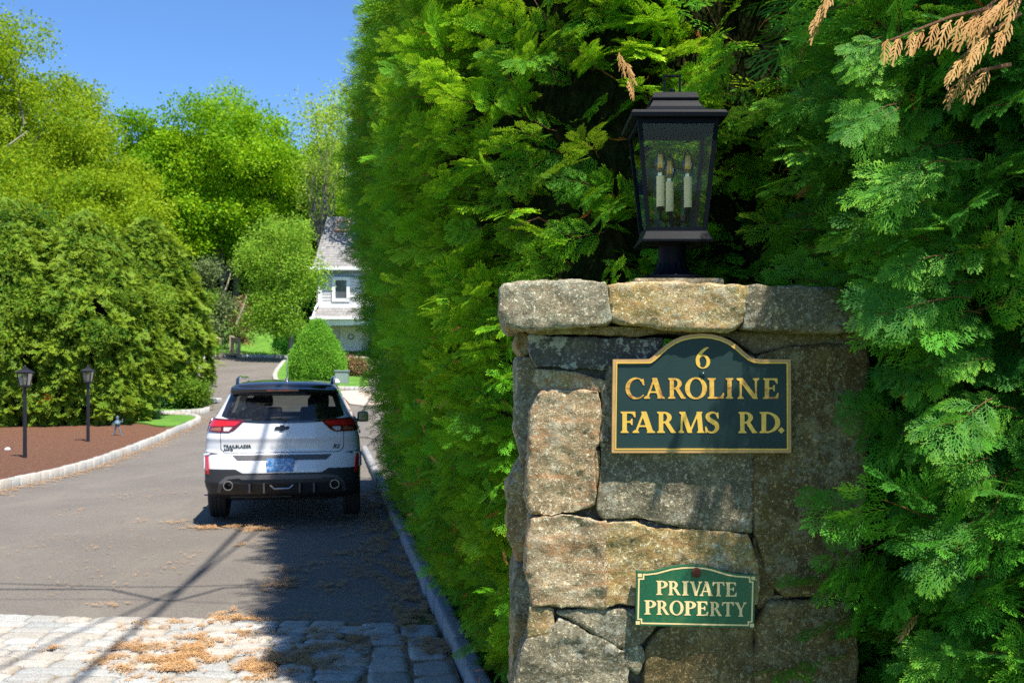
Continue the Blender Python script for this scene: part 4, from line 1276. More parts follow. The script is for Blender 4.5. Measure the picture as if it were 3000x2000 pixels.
# slices: height, half width, rear position, front position, rear roundness depth
SL = [(0.24, 0.82, 0.52, 4.10, 0.24), (0.375, 0.865, 0.06, 4.32, 0.34), (0.50, 0.893, 0.00, 4.40, 0.36), (0.64, 0.898, 0.005, 4.40, 0.36), (0.74, 0.902, 0.03, 4.38, 0.36),
      (0.80, 0.900, 0.055, 4.36, 0.34), (0.86, 0.895, 0.085, 4.34, 0.34), (0.95, 0.888, 0.085, 4.28, 0.34), (1.00, 0.884, 0.075, 4.2, 0.34), (1.05, 0.872, 0.085, 3.95, 0.34), (1.12, 0.850, 0.10, 3.35, 0.36), (1.20, 0.815, 0.12, 3.20, 0.38),
      (1.27, 0.770, 0.165, 3.06, 0.40), (1.33, 0.738, 0.215, 2.93, 0.40), (1.42, 0.695, 0.295, 2.74, 0.40), (1.50, 0.655, 0.36, 2.56, 0.38), (1.555, 0.625, 0.28, 2.42, 0.36), (1.60, 0.595, 0.30, 2.25, 0.36), (1.635, 0.50, 0.40, 2.0, 0.36), (1.652, 0.36, 0.62, 1.75, 0.3)]
SLA = np.array(SL)
def sl(z, k): return np.interp(z, SLA[:, 0], SLA[:, k])
EXN = 3.4
def rear_y(x, z):
    w = sl(z, 1); r = np.clip(np.abs(x) / w, 0, 0.9995)
    return sl(z, 2) + sl(z, 4) * (1 - (1 - r ** EXN) ** (1 / EXN))
def mcar(u, v, d):
    """u across, v height, d proud of the rear of the body"""
    e = 0.01
    y = rear_y(u, v)
    dx = (rear_y(u + e, v) - rear_y(u - e, v)) / (2 * e); dz = (rear_y(u, v + e) - rear_y(u, v - e)) / (2 * e)
    dx = np.clip(dx, -3, 3)
    n = np.stack([dx, -np.ones_like(dx), dz], 1); n /= np.linalg.norm(n, axis=1)[:, None]
    return np.stack([u, y, v], 1) + n * np.asarray(d)[:, None]

car_rear = px(826, 1440, 11.72)
car = thing('parked_car', 'white compact SUV with black roof and spoiler, seen from behind on the drive', 'car', (car_rear.x, car_rear.y, 0.012), rz=R(9.3))

def body_mesh():
    zs = []
    for a, b in zip(SL[:-1], SL[1:]):
        n = max(1, int(round((b[0] - a[0]) / 0.02)))
        zs += [a[0] + (b[0] - a[0]) * k / n for k in range(n)]
    zs.append(SL[-1][0])
    NR = 26
    rings = []
    for z in zs:
        w, yr_, yf, rd = sl(z, 1), sl(z, 2), sl(z, 3), sl(z, 4)
        fd = 0.75
        half = []
        for k in range(NR + 1):       # rear, centre to side
            t = k / NR * math.pi / 2
            x = w * math.sin(t) ** (2 / EXN) if k else 0.0
            y = yr_ + rd * (1 - (math.cos(t) if k < NR else 0.0) ** (2 / EXN))
            half.append((x, y))
        y0, y1 = yr_ + rd, yf - fd
        for k in range(1, 30): half.append((w, y0 + (y1 - y0) * k / 30))
        for k in range(NR + 1):
            t = (NR - k) / NR * math.pi / 2
            x = w * (math.sin(t) ** (2 / 2.6) if k < NR else 0.0)
            y = yf - fd * (1 - (math.cos(t) if k else 0.0) ** (2 / 2.6))
            half.append((x, y))
        ring = half + [(-x, y) for x, y in half[-2:0:-1]]
        rings.append([(x, y, z) for x, y in ring])
    bm = bmesh.new()
    vr = [[bm.verts.new(p) for p in r] for r in rings]
    n = len(vr[0])
    for a, b in zip(vr[:-1], vr[1:]):
        for k in range(n):
            bm.faces.new((a[k], a[(k + 1) % n], b[(k + 1) % n], b[k]))
    bm.faces.new(vr[-1]); bm.faces.new(vr[0][::-1])
    bmesh.ops.recalc_face_normals(bm, faces=bm.faces)
    me = bpy.data.meshes.new('body'); bm.to_mesh(me); bm.free()
    return me
WHY = (0.86, 3.50)   # wheel centres from the rear
bo = bpy.data.objects.new('tmp', body_mesh()); COL.objects.link(bo)
cutters = []
for wy in WHY:
    for s in (-1, 1):
        c = MB().cyl((s * 0.62, wy, 0.33), (s * 1.2, wy, 0.33), 0.385, seg=40).build('tmp', [])
        cutters.append(c)
        md = bo.modifiers.new('b', 'BOOLEAN'); md.operation = 'DIFFERENCE'; md.object = c; md.solver = 'EXACT'
me = bpy.data.meshes.new_from_object(bo.evaluated_get(bpy.context.evaluated_depsgraph_get()))
bpy.data.objects.remove(bo)
for c in cutters: bpy.data.objects.remove(c)
# rear window shape (rear view) and side glass band
rw = [(-0.665, 1.235), (-0.50, 1.205), (-0.25, 1.190), (0.25, 1.190), (0.50, 1.205), (0.665, 1.235), (0.655, 1.30), (0.575, 1.515), (0.50, 1.530), (-0.50, 1.530), (-0.575, 1.515), (-0.655, 1.30)]
me.materials.clear()
for _m in (M_WHITE, M_BLACK, M_CLAD): me.materials.append(_m)
bm = bmesh.new(); bm.from_mesh(me)
kill = []
for f in bm.faces:
    c = f.calc_center_median()
    f.material_index = 0
    if c.z < 0.52 or f.calc_area() > 2: f.material_index = 2
    if c.z > 1.535: f.material_index = 1
    ar = min(math.hypot(c.y - wy, c.z - 0.33) for wy in WHY)
    if abs(c.x) > 0.6 and ar < 0.455 and c.y > 0.30: f.material_index = 2
    if f.calc_center_median().y < 0.75 and sd_poly(rw, np.array([c.x]), np.array([c.z]))[0] < -0.012 and c.y < float(rear_y(c.x, c.z)) + 0.05: kill.append(f)
    elif 1.17 < c.z < 1.50 and abs(c.x) > float(sl(c.z, 1)) - 0.02 and c.y > float(sl(c.z, 2)) + 0.55:
        if not (1.50 < c.y < 1.58): kill.append(f)
        
    elif 1.16 < c.z < 1.53 and c.y > 2.0 and c.y > float(sl(c.z, 3)) - 0.55 and abs(c.x) < float(sl(c.z, 1)) - 0.1: kill.append(f)
    elif 1.16 < c.z < 1.54: f.material_index = 1 if abs(c.x) > float(sl(c.z, 1)) - 0.02 and c.y > 1.0 else f.material_index
bmesh.ops.delete(bm, geom=kill, context='FACES')
bm.to_mesh(me); bm.free()
body = link_mesh('body', me, [], car, True)
try: me.set_sharp_from_angle(angle=R(50))
except Exception: pass

def cpoly(name, poly, mat, off=0.006, back=-0.01, step=0.012, parent=None, inner=None):
    P = np.array(poly)
    b = (P[:, 0].min() - step, P[:, 1].min() - step, P[:, 0].max() + step, P[:, 1].max() + step)
    f = (lambda X, Y: sd_poly(poly, X, Y)) if inner is None else (lambda X, Y: np.maximum(sd_poly(poly, X, Y), -sd_poly(inner, X, Y)))
    return panel(name, f, b, step, mcar, mat, parent or car, off, back, True)
def mir(p): return [(-x, z) for x, z in p][::-1]
cpoly('rear_window', rw, M_CGLASS, 0.003, None, 0.015)
# the black band round the glass and the spoiler
cpoly('window_surround', [(-0.70, 1.25), (-0.50, 1.188), (-0.25, 1.172), (0.25, 1.172), (0.50, 1.188), (0.70, 1.25), (0.60, 1.55), (-0.60, 1.55)], M_BLACK, 0.005, -0.004, 0.010, inner=[(-0.640, 1.245), (-0.48, 1.213), (-0.25, 1.198), (0.25, 1.198), (0.48, 1.213), (0.640, 1.245), (0.565, 1.47), (0.50, 1.485), (-0.50, 1.485), (-0.565, 1.47)])
m = MB()
pr = [(-0.60, 1.545), (-0.3, 1.562), (0, 1.566), (0.3, 1.562), (0.60, 1.545)]
prev = None
for x, z in pr:
    ring = [m.bm.verts.new(p) for p in ((x, 0.19 + 0.14 * (x / 0.6) ** 2, z), (x, 0.20 + 0.14 * (x / 0.6) ** 2, z - 0.035), (x, 0.48, z - 0.045), (x, 0.52, z + 0.045), (x, 0.36, z + 0.035))]
    if prev:
        for k in range(5): m.bm.faces.new((prev[k], prev[(k + 1) % 5], ring[(k + 1) % 5], ring[k]))
    else: m.bm.faces.new(ring[::-1])
    prev = ring
m.bm.faces.new(prev)
spo = m.build('spoiler', M_BLACK, car, True)
MB().box((0.0, 0.186, 1.549), (0.36, 0.02, 0.020)).build('brake_light', M_REDD, spo)
# tail lamps
tl = [(0.425, 1.205), (0.60, 1.215), (0.74, 1.222), (0.835, 1.222), (0.86, 1.16), (0.872, 1.075), (0.72, 1.068), (0.60, 1.068), (0.54, 1.095)]
for s in (1, -1):
    P = tl if s > 0 else mir(tl)
    lamp = cpoly('tail_light', P, M_REDD, 0.010, -0.01, 0.008)
    q = lambda pts: pts if s > 0 else mir(pts)
    cpoly('red_lens', q([(0.47, 1.190), (0.68, 1.198), (0.82, 1.200), (0.845, 1.13), (0.70, 1.135), (0.60, 1.14), (0.53, 1.145)]), M_RED, 0.013, 0.004, 0.007, lamp)
    cpoly('clear_lens', q([(0.56, 1.125), (0.66, 1.125), (0.66, 1.082), (0.60, 1.082)]), M_LCLEAR, 0.013, 0.004, 0.006, lamp)
    cpoly('amber_lens', q([(0.69, 1.125), (0.79, 1.115), (0.82, 1.085), (0.69, 1.082)]), M_AMBER, 0.013, 0.004, 0.006, lamp)
    # red corner reflectors in a white blade
    cpoly('reflector', q([(0.835, 0.80), (0.862, 0.795), (0.850, 0.60), (0.812, 0.60)]), M_RED, 0.016, -0.01, 0.006)
    cpoly('bumper_blade', q([(0.80, 0.83), (0.885, 0.82), (0.888, 0.66), (0.868, 0.66), (0.868, 0.80), (0.82, 0.812)]), M_WHITE, 0.020, -0.01, 0.006)
    cpoly('corner_recess', q([(0.70, 0.83), (0.875, 0.845), (0.872, 0.828), (0.80, 0.815)]), M_CLAD2, 0.004, -0.004, 0.005)
# hatch seam
seam = [(-0.70, 1.10), (-0.695, 0.88), (-0.655, 0.835), (0.655, 0.835), (0.695, 0.88), (0.70, 1.10), (0.694, 1.10), (0.688, 0.884), (0.650, 0.842), (-0.650, 0.842), (-0.688, 0.884), (-0.694, 1.10)]
cpoly('hatch_seam', seam, M_CLAD, 0.002, None, 0.003)
# plate recess with white surround
cpoly('recess_shadow_lip', [(-0.56, 0.812), (0.56, 0.812), (0.50, 0.752), (-0.50, 0.752)], M_CLAD2, 0.004, -0.004, 0.008)
# lower bumper
cpoly('lower_bumper', [(-0.862, 0.655), (-0.52, 0.655), (-0.44, 0.610), (0.44, 0.610), (0.52, 0.655), (0.862, 0.655), (0.86, 0.45), (0.80, 0.385), (0.30, 0.36), (-0.30, 0.36), (-0.80, 0.385), (-0.86, 0.45)], M_CLAD, 0.012, -0.02, 0.014)
# grey hoop over the two pipes
hoop = [(-0.72, 0.40), (-0.70, 0.50), (-0.62, 0.575), (-0.50, 0.590), (0.50, 0.590), (0.62, 0.575), (0.70, 0.50), (0.72, 0.40), (0.68, 0.40), (0.66, 0.48), (0.59, 0.545), (0.48, 0.556), (0.44, 0.54), (-0.44, 0.54), (-0.48, 0.556), (-0.59, 0.545), (-0.66, 0.48), (-0.68, 0.40)]
cpoly('diffuser_hoop', hoop, M_CLAD2, 0.030, -0.0, 0.008)
for x in (-0.36, -0.20, 0.20, 0.36):
    MB().box((x, 0.02, 0.44), (0.018, 0.09, 0.11)).build('diffuser_fin', M_CLAD2, car)
MB().tube([(-0.13, -0.035, 0.475), (-0.08, -0.04, 0.435), (0.08, -0.04, 0.435), (0.13, -0.035, 0.475)], 0.011, 8).build('diffuser_trim', M_PIPE, car, True)
for s in (-1, 1):
    m = MB(); m.lathe((0, 0, 0), [(0.052, 0.0), (0.056, -0.01), (0.056, -0.16), (0.044, -0.16), (0.044, -0.02), (0.046, 0.0), (0.052, 0.0)], 26, caps=False)
    o = m.build('exhaust_pipe', M_PIPE, car, True)
    o.matrix_local = Matrix.Translation((s * 0.595, -0.035, 0.475)) @ Matrix.Rotation(R(90), 4, 'X')
    d_ = MB(); d_.cyl((0, 0, -0.1), (0, 0, -0.105), 0.045, seg=20); d_.build('pipe_bore', simple('bore_black', (0.004, 0.004, 0.004), 1.0), o)  # flat black disc closing the pipe
# plate, emblem, badges, wiper
pl = MB().box((-0.02, 0.005, 0.700), (0.305, 0.012, 0.152), bevel=0.004).build('number_plate', M_PLATE, car)
M_BADGE = simple('badge_black', (0.012, 0.012, 0.012), 0.3)
def bow(X, Y):
    a = sd_poly([(-0.088, -0.018), (-0.072, 0.018), (0.088, 0.018), (0.072, -0.018)], X, Y)
    b_ = sd_poly([(-0.030, -0.034), (-0.022, 0.034), (0.030, 0.034), (0.022, -0.034)], X, Y)
    return np.minimum(a, b_)
panel('emblem', bow, (-0.10, -0.04, 0.10, 0.04), 0.003, lambda u, v, d: mcar(u - 0.005, v + 1.115, d), M_BADGE, car, 0.012, 0.0, False)
def badge(txt, x, z, size, shear=0.0):
    cu = bpy.data.curves.new('t', 'FONT'); cu.body = txt; cu.size = size; cu.extrude = 0.0025; cu.shear = shear; cu.offset = 0.0012; cu.space_character = 1.12
    o = bpy.data.objects.new('t', cu); COL.objects.link(o)
    me = bpy.data.meshes.new_from_object(o.evaluated_get(bpy.context.evaluated_depsgraph_get()))
    bpy.data.objects.remove(o)
    co = np.empty(len(me.vertices) * 3, dtype=np.float32); me.vertices.foreach_get('co', co); co = co.reshape(-1, 3)
    co = mcar(x + co[:, 0], z + co[:, 1], 0.004 + co[:, 2]).astype(np.float32); me.vertices.foreach_set('co', co.ravel()); me.update()
    o = link_mesh('badge_lettering', me, M_BADGE, car)
badge('TRAILBLAZER', -0.66, 0.897, 0.046)
badge('AWD', -0.66, 0.856, 0.042)
badge('RS', 0.57, 0.878, 0.066, 0.35)
wm = MB()
wm.tube([(0.03, 0.115, 1.213), (-0.02, 0.13, 1.235), (-0.38, 0.175, 1.222)], 0.009, 6); wm.cyl((0.03, 0.09, 1.205), (0.03, 0.13, 1.213), 0.018)
wm.build('rear_wiper', M_CLAD, car, True)
# wheels
for wy in WHY:
    for s in (-1, 1):
        w = MB()
        prof = [(0.225, -0.10), (0.30, -0.108), (0.325, -0.095), (0.334, -0.07), (0.334, -0.052), (0.326, -0.050), (0.326, -0.044), (0.335, -0.042), (0.335, -0.012), (0.327, -0.010), (0.327, 0.010), (0.335, 0.012), (0.335, 0.042), (0.326, 0.044), (0.326, 0.050), (0.334, 0.052), (0.334, 0.07), (0.325, 0.095), (0.30, 0.108), (0.225, 0.10)]
        w.lathe((0, 0, 0), prof, 48, caps=False)
        wh = w.build('tyre', M_TYRE, car, True)
        wh.matrix_local = Matrix.Translation((s * 0.785, wy, 0.334)) @ Matrix.Rotation(R(90), 4, 'Y')
        r_ = MB(); r_.cyl((0, 0, 0.085 * s), (0, 0, 0.075 * s), 0.07, seg=20); r_.lathe((0, 0, 0), [(0.23, 0.10 * s), (0.235, 0.08 * s), (0.215, 0.06 * s)], 36, caps=False)
        for q in range(5):
            a = q * 2 * math.pi / 5
            r_.bar((0.05 * math.cos(a), 0.05 * math.sin(a), 0.08 * s), (0.22 * math.cos(a), 0.22 * math.sin(a), 0.085 * s), 0.05, 0.02)
        r_.build('rim', M_RIM, wh)
m = MB(); m.box((0, 2.3, 0.34), (1.20, 3.2, 0.10)); m.box((0, WHY[0], 0.33), (1.4, 0.10, 0.08)); m.box((-0.25, 0.42, 0.345), (0.7, 0.3, 0.09)); m.build('underbody', M_CLAD, car)
MB().box((0.0, 0.45, 0.292), (0.9, 0.05, 0.05)).box((0.02, 0.6, 0.27), (0.16, 0.14, 0.06)).build('axle_beam', M_CLAD2, car)
# side windows, mirrors, rails, antenna, cabin
for s in (-1, 1):
    V = []; F = []
    zs_ = np.linspace(1.165, 1.505, 8); n = 24
    for z in zs_:
        y0 = float(sl(z, 2)) + 0.54; y1 = float(sl(z, 3)) - 0.74
        for k in range(n + 1): V.append((s * (float(sl(z, 1)) - 0.004), y0 + (y1 - y0) * k / n, z))
    for j in range(7):
        for k in range(n): F.append((j * (n + 1) + k, j * (n + 1) + k + 1, (j + 1) * (n + 1) + k + 1, (j + 1) * (n + 1) + k))
    me_ = bpy.data.meshes.new('side_window'); me_.from_pydata(V, [], F); link_mesh('side_window', me_, M_CGLASS, car, True)
    mr = MB(); mr.box((s * 0.965, 2.72, 1.11), (0.16, 0.12, 0.15), bevel=0.04, seg=3); mr.box((s * 0.88, 2.76, 1.06), (0.12, 0.06, 0.05), bevel=0.01)
    mo = mr.build('wing_mirror', M_BLACK, car, True)
    MB().box((s * 0.965, 2.656, 1.112), (0.12, 0.008, 0.11), bevel=0.003).build('mirror_glass', simple('mirror', (0.2, 0.22, 0.25), 0.15, 1.0, var=0.02), mo)
    ra = MB(); ra.tube([(s * 0.555, 0.62, 1.60), (s * 0.56, 0.70, 1.665), (s * 0.57, 1.0, 1.685), (s * 0.57, 2.0, 1.675), (s * 0.565, 2.22, 1.61)], 0.022, 8)
    ra.build('roof_rail', M_BLACK, car, True)
    
    for hy in (1.35, 2.35): MB().bar((s * 0.895, hy, 0.98), (s * 0.895, hy + 0.2, 0.985), 0.03, 0.03).build('door_handle', M_WHITE, car)
an = MB(); an.lathe((0.02, 0.66, 1.64), [(0.034, 0), (0.03, 0.02), (0.012, 0.045), (0.006, 0.06)], 12); an.tube([(0.02, 0.66, 1.69), (0.02, 0.78, 1.95)], 0.004, 6); an.build('antenna', M_PIPE, car, True)
m = MB(); m.box((0, 1.9, 1.08), (1.5, 2.6, 0.03)); m.build('cabin_floor', M_SEAT, car)
for (sx_, yy, w_) in ((-0.37, 2.1, 0.5), (0.37, 2.1, 0.5), (-0.38, 1.15, 0.45), (0.38, 1.15, 0.45)):
    st_ = MB(); st_.box((sx_, yy, 1.16), (w_, 0.12, 0.24), bevel=0.04); so = st_.build('seat_back', M_SEAT, car, True)
    MB().box((sx_, yy, 1.36), (0.26, 0.10, 0.15), bevel=0.04, seg=3).build('headrest', M_SEAT, so, True)
MB().box((0, 0.40, 1.165), (1.2, 0.5, 0.02)).build('parcel_shelf', M_SEAT, car)
for s in (-1, 1):
    h_ = MB(); h_.box((s * 0.66, 4.12, 0.86), (0.30, 0.20, 0.10), bevel=0.03); h_.build('headlight', M_LCLEAR, car, True)
MB().box((0, 4.385, 0.62), (1.0, 0.06, 0.26), bevel=0.02).build('grille', M_CLAD, car)

# ------------------------------------------------------------------ foliage templates
def rot2(v, a):
    c, s = math.cos(a), math.sin(a)
    return np.array([v[0] * c - v[1] * s, v[0] * s + v[1] * c])

def blade(Vs, Fs, Ts, a, b, w0, w1, tip0, tip1, wood, zf):
    d = b - a; L = np.hypot(*d)
    if L < 1e-6: return
    n = np.array([-d[1], d[0]]) / L
    k = len(Vs)
    for p, w, tp in ((a, w0, tip0), (a, -w0, tip0), (b, -w1, tip1), (b, w1, tip1)):
        q = p + n * w
        Vs.append((q[0], q[1], zf(q)))
        Ts.append((0.0, tp, wood))
    Fs.append((k, k + 1, k + 2, k + 3))

def frond(lod, rs):
    """one flat fern-like spray of scale leaves, stem along +Y, length 1"""
    Vs, Fs, Ts = [], [], []
    bend = rs.uniform(-0.25, 0.25); droop = rs.uniform(0.05, 0.30); cup = rs.uniform(-0.15, 0.35)
    zf = lambda q: -droop * (q[1] ** 2) + cup * q[0] ** 2 + 0.02 * math.sin(q[0] * 14 + q[1] * 9)
    def axis(t): return np.array([bend * t * t * 0.5, t])
    n = {0: 7, 1: 5, 2: 4}[lod]
    w = {0: 0.0125, 1: 0.017, 2: 0.024}[lod]
    for i in range(5):
        blade(Vs, Fs, Ts, axis(i / 5), axis((i + 1) / 5), w * (0.8 - 0.08 * i), w * (0.7 - 0.08 * i), i / 5 * 0.6, (i + 1) / 5 * 0.7, 0.0, zf)
    for i in range(n):
        for s in (-1, 1):
            t = 0.10 + 0.86 * (i + (0.5 if s > 0 else 0.0)) / n + rs.uniform(-0.015, 0.015)
            L = (0.40 * math.sin(math.pi * min(1, t * 0.72 + 0.22)) ** 0.9 + 0.05) * rs.uniform(0.75, 1.15)
            if t > 0.75: L *= 0.8
            a0 = axis(t)
            th = s * -(math.radians(52) - t * 0.35 + rs.uniform(-0.08, 0.08)) + bend * t * -0.8
            d0 = rot2((0, 1), th)
            d1 = rot2(d0, s * 0.30)
            mid = a0 + d0 * L * 0.5; end = mid + d1 * L * 0.5
            blade(Vs, Fs, Ts, a0, mid, w * 0.75, w * 0.95, t * 0.55, t * 0.4 + 0.3, 0.0, zf)
            blade(Vs, Fs, Ts, mid, end, w * 0.95, w * 0.55, t * 0.4 + 0.3, 1.0, 0.0, zf)
            if lod < 2:
                m = 3 if lod == 0 else 2
                for j in range(m):
                    for s2 in (-1, 1):
                        u = (j + 0.7 + (0.35 if s2 > 0 else 0)) / (m + 0.9)
                        if u > 0.97: continue
                        b0 = lerp(a0, mid, u / 0.5) if u < 0.5 else lerp(mid, end, (u - 0.5) / 0.5)
                        l2 = L * (0.38 * (1 - u * 0.55)) * rs.uniform(0.7, 1.15)
                        dd = rot2(lerp(d0, d1, u), s2 * (0.62 - 0.15 * u))
                        blade(Vs, Fs, Ts, b0, b0 + dd * l2, w * 0.75, w * 0.6, u * 0.5 + t * 0.2, min(1, u * 0.5 + 0.45 + t * 0.1), 0.0, zf)
    return np.array(Vs), np.array(Fs), np.array(Ts)

def orient(yv, zv):
    y = yv / (np.linalg.norm(yv, axis=-1, keepdims=True) + 1e-9)
    x = np.cross(y, zv); x /= (np.linalg.norm(x, axis=-1, keepdims=True) + 1e-9)
    z = np.cross(x, y)
    return np.stack([x, y, z], axis=-1)

def stem_quads(P, r, tp=0.0):
    """thin three-sided twig along the points P"""
    Vs, Fs = [], []
    for i, p in enumerate(P):
        rr = r * (1 - 0.7 * i / (len(P) - 1))
        for k in range(3):
            a = 2 * math.pi * k / 3
            Vs.append((p[0] + rr * math.cos(a), p[1], p[2] + rr * math.sin(a)))
    for i in range(len(P) - 1):
        for k in range(3):
            Fs.append((i * 3 + k, i * 3 + (k + 1) % 3, (i + 1) * 3 + (k + 1) % 3, (i + 1) * 3 + k))
    return np.array(Vs), np.array(Fs), np.tile([0.0, tp, 1.0], (len(Vs), 1))

def branch(lod, rs, nf=9, wood=True, fl=0.42):
    """a twig carrying sprays on both sides, along +Y, length about 1"""
    Vs, Fs, Ts = [], [], []; n0 = 0
    sag = rs.uniform(0.0, 0.25); bx_ = rs.uniform(-0.12, 0.12)
    ax = lambda t: np.array([bx_ * math.sin(t * 3), t * 0.72, -sag * t * t + 0.03 * math.sin(t * 7)])
    parts = []
    if wood: parts.append(stem_quads([ax(t) for t in np.linspace(0, 1, 6)], 0.010))
    for i in range(nf):
        t = 0.15 + 0.85 * i / (nf - 1) if nf > 1 else 1
        s = -1 if i % 2 else 1
        last = i == nf - 1
        a = 0 if last else s * (math.radians(48) - t * 0.25 + rs.uniform(-0.2, 0.2))
        L = fl * (0.75 + 0.4 * math.sin(math.pi * t * 0.9)) * rs.uniform(0.8, 1.15)
        fv, ff, ft = frond(lod, rs)
        d = np.array([math.sin(-a), math.cos(a), rs.uniform(-0.22, 0.12)])
        up = np.array([rs.uniform(-0.35, 0.35), rs.uniform(-0.2, 0.2), 1.0])
        Rm = orient(d[None], up[None])[0]
        v = (fv * L) @ Rm.T + ax(t)
        ft = ft.copy(); ft[:, 0] = rs.uniform(-0.2, 0.2)
        parts.append((v, ff, ft))
    for v, f, t in parts:
        Vs.append(v); Fs.append(f + n0); Ts.append(t); n0 += len(v)
    return np.concatenate(Vs), np.concatenate(Fs), np.concatenate(Ts)

def scatter(templates, pos, frames, scale, tint, which=None, gmul=None):
    """copies of small templates into one set of arrays"""
    OV, OF, OT = [], [], []; n0 = 0
    if which is None: which = rng.integers(0, len(templates), len(pos))
    for k, (tv, tf, tt) in enumerate(templates):
        ii = np.nonzero(which == k)[0]
        if not len(ii): continue
        v = np.einsum('nij,vj->nvi', frames[ii], tv) * scale[ii][:, None, None] + pos[ii][:, None, :]
        m = len(tv)
        f = (tf[None] + (np.arange(len(ii)) * m)[:, None, None]).reshape(-1, 4) + n0
        t = np.tile(tt[None], (len(ii), 1, 1)).copy()
        t[:, :, 0] = np.clip(t[:, :, 0] + tint[ii][:, None], 0, 1)
        if gmul is not None: t[:, :, 1] *= gmul[ii][:, None]
        OV.append(v.reshape(-1, 3)); OF.append(f); OT.append(t.reshape(-1, 3)); n0 += len(ii) * m
    return np.concatenate(OV), np.concatenate(OF), np.concatenate(OT)

def nrm_(a): return a / (np.linalg.norm(a, axis=-1, keepdims=True) + 1e-9)

rt = np.random.default_rng(3)
BR0 = [branch(0, rt, 8) for _ in range(7)]
BR1 = [branch(1, rt, 7) for _ in range(6)]
BR2 = [branch(2, rt, 6) for _ in range(5)]
FR0 = [frond(0, rt) for _ in range(5)]
def comb(rs):
    Vs, Fs, Ts = [], [], []
    zf = lambda q: -0.35 * q[1] ** 2 - 0.3 * abs(q[0])
    for i in range(5): blade(Vs, Fs, Ts, np.array([0.04 * math.sin(i), i / 5]), np.array([0.04 * math.sin(i + 1), (i + 1) / 5]), 0.022, 0.02, i / 5, i / 5, 0.0, zf)
    for i in range(7):
        for s in (-1, 1):
            a = np.array([0, 0.08 + 0.12 * i + (0.05 if s > 0 else 0)]); L = 0.36 * (1 - 0.09 * i) * rs.uniform(0.5, 1.15)
            if rs.uniform() < 0.12: continue
            d = rot2((0, 1), s * rs.uniform(0.5, 0.85)); m = a + d * L * 0.55
            blade(Vs, Fs, Ts, a, m, 0.011, 0.018, 0.3, 0.6, 0.0, zf); blade(Vs, Fs, Ts, m, m + rot2(d, -s * 0.45) * L * 0.5, 0.018, 0.009, 0.6, 1.0, 0.0, zf)
    return np.array(Vs), np.array(Fs), np.array(Ts)
CB = [comb(rt) for _ in range(5)]

M_THUJA = foliage_mat('arborvitae_green', (0.026, 0.16, 0.012), (0.15, 0.50, 0.014), (0.68, 0.88, 0.03), trans=0.36)  # yellow new growth, tips brighter still for a sunlit look
M_THUJA_R = foliage_mat('arborvitae_bluegreen', (0.024, 0.14, 0.022), (0.10, 0.36, 0.022), (0.36, 0.62, 0.035), trans=0.25)
M_DEADF = foliage_mat('dead_spray', (0.42, 0.20, 0.06), (0.58, 0.34, 0.11), (0.64, 0.42, 0.17), wood=(0.3, 0.15, 0.07), trans=0.3)
M_ORANGEF = foliage_mat('withered_spray', (0.48, 0.15, 0.04), (0.55, 0.20, 0.05), (0.62, 0.26, 0.07), wood=(0.3, 0.12, 0.05), trans=0.3)
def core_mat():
    t = NT('shrub_inner_shade')
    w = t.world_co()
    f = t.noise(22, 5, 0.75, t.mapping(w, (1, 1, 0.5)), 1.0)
    c = t.ramp(f, [(0.35, (0.010, 0.012, 0.006)), (0.55, (0.022, 0.035, 0.012)), (0.7, (0.075, 0.040, 0.018))])  # brown-green, darkened to hold the shade deep among the branches
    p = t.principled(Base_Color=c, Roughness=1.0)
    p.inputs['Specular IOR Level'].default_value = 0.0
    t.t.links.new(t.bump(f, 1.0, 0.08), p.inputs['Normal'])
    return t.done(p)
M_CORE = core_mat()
M_TWIG = bark_mat('twig_bark', (0.10, 0.045, 0.022), (0.24, 0.11, 0.055), 40)
M_TRUNK = bark_mat('cedar_bark', (0.10, 0.055, 0.03), (0.20, 0.12, 0.07), 14)

# ------------------------------------------------------------------ the tall hedge along the drive
OVH = [0.0, 0.4, 1.0, 1.8, 2.6, 3.2, 4.5, 5.8]
OVV = [0.06, 0.20, 0.36, 0.45, 0.53, 0.56, 0.44, 0.32]
HTOP = 6.0
# plan: across the end behind the pillar, round the corner, along the kerb, round the far end
plan = [(2.6, 4.45), (1.6, 4.30), (0.95, 4.25), (0.62, 4.18), (0.40, 4.30)]
plan = smooth_line(plan, 8)
plan += [(kerbX(z) + 0.19, z) for z in np.arange(4.75, 13.3, 0.25)]
plan += smooth_line([(kerbX(13.3) + 0.19, 13.3), (kerbX(13.8) + 0.32, 13.8), (kerbX(14) + 0.8, 14.1), (0.6, 14.2)], 6)
PLN = np.array(plan)
seg = np.hypot(*np.diff(PLN, axis=0).T); SS = np.concatenate([[0], np.cumsum(seg)])
def plan_at(s):
    x = np.interp(s, SS, PLN[:, 0]); y = np.interp(s, SS, PLN[:, 1])
    e = 0.12
    dx = np.interp(s + e, SS, PLN[:, 0]) - np.interp(s - e, SS, PLN[:, 0]); dy = np.interp(s + e, SS, PLN[:, 1]) - np.interp(s - e, SS, PLN[:, 1])
    L = np.hypot(dx, dy) + 1e-9
    return x, y, -(-dy / L) * -1 * -1, -(dx / L) * 1
def n3(p, f, o=0.0):
    return np.array([mnoise.noise(Vector((a[0] * f + o, a[1] * f, a[2] * f))) for a in p])
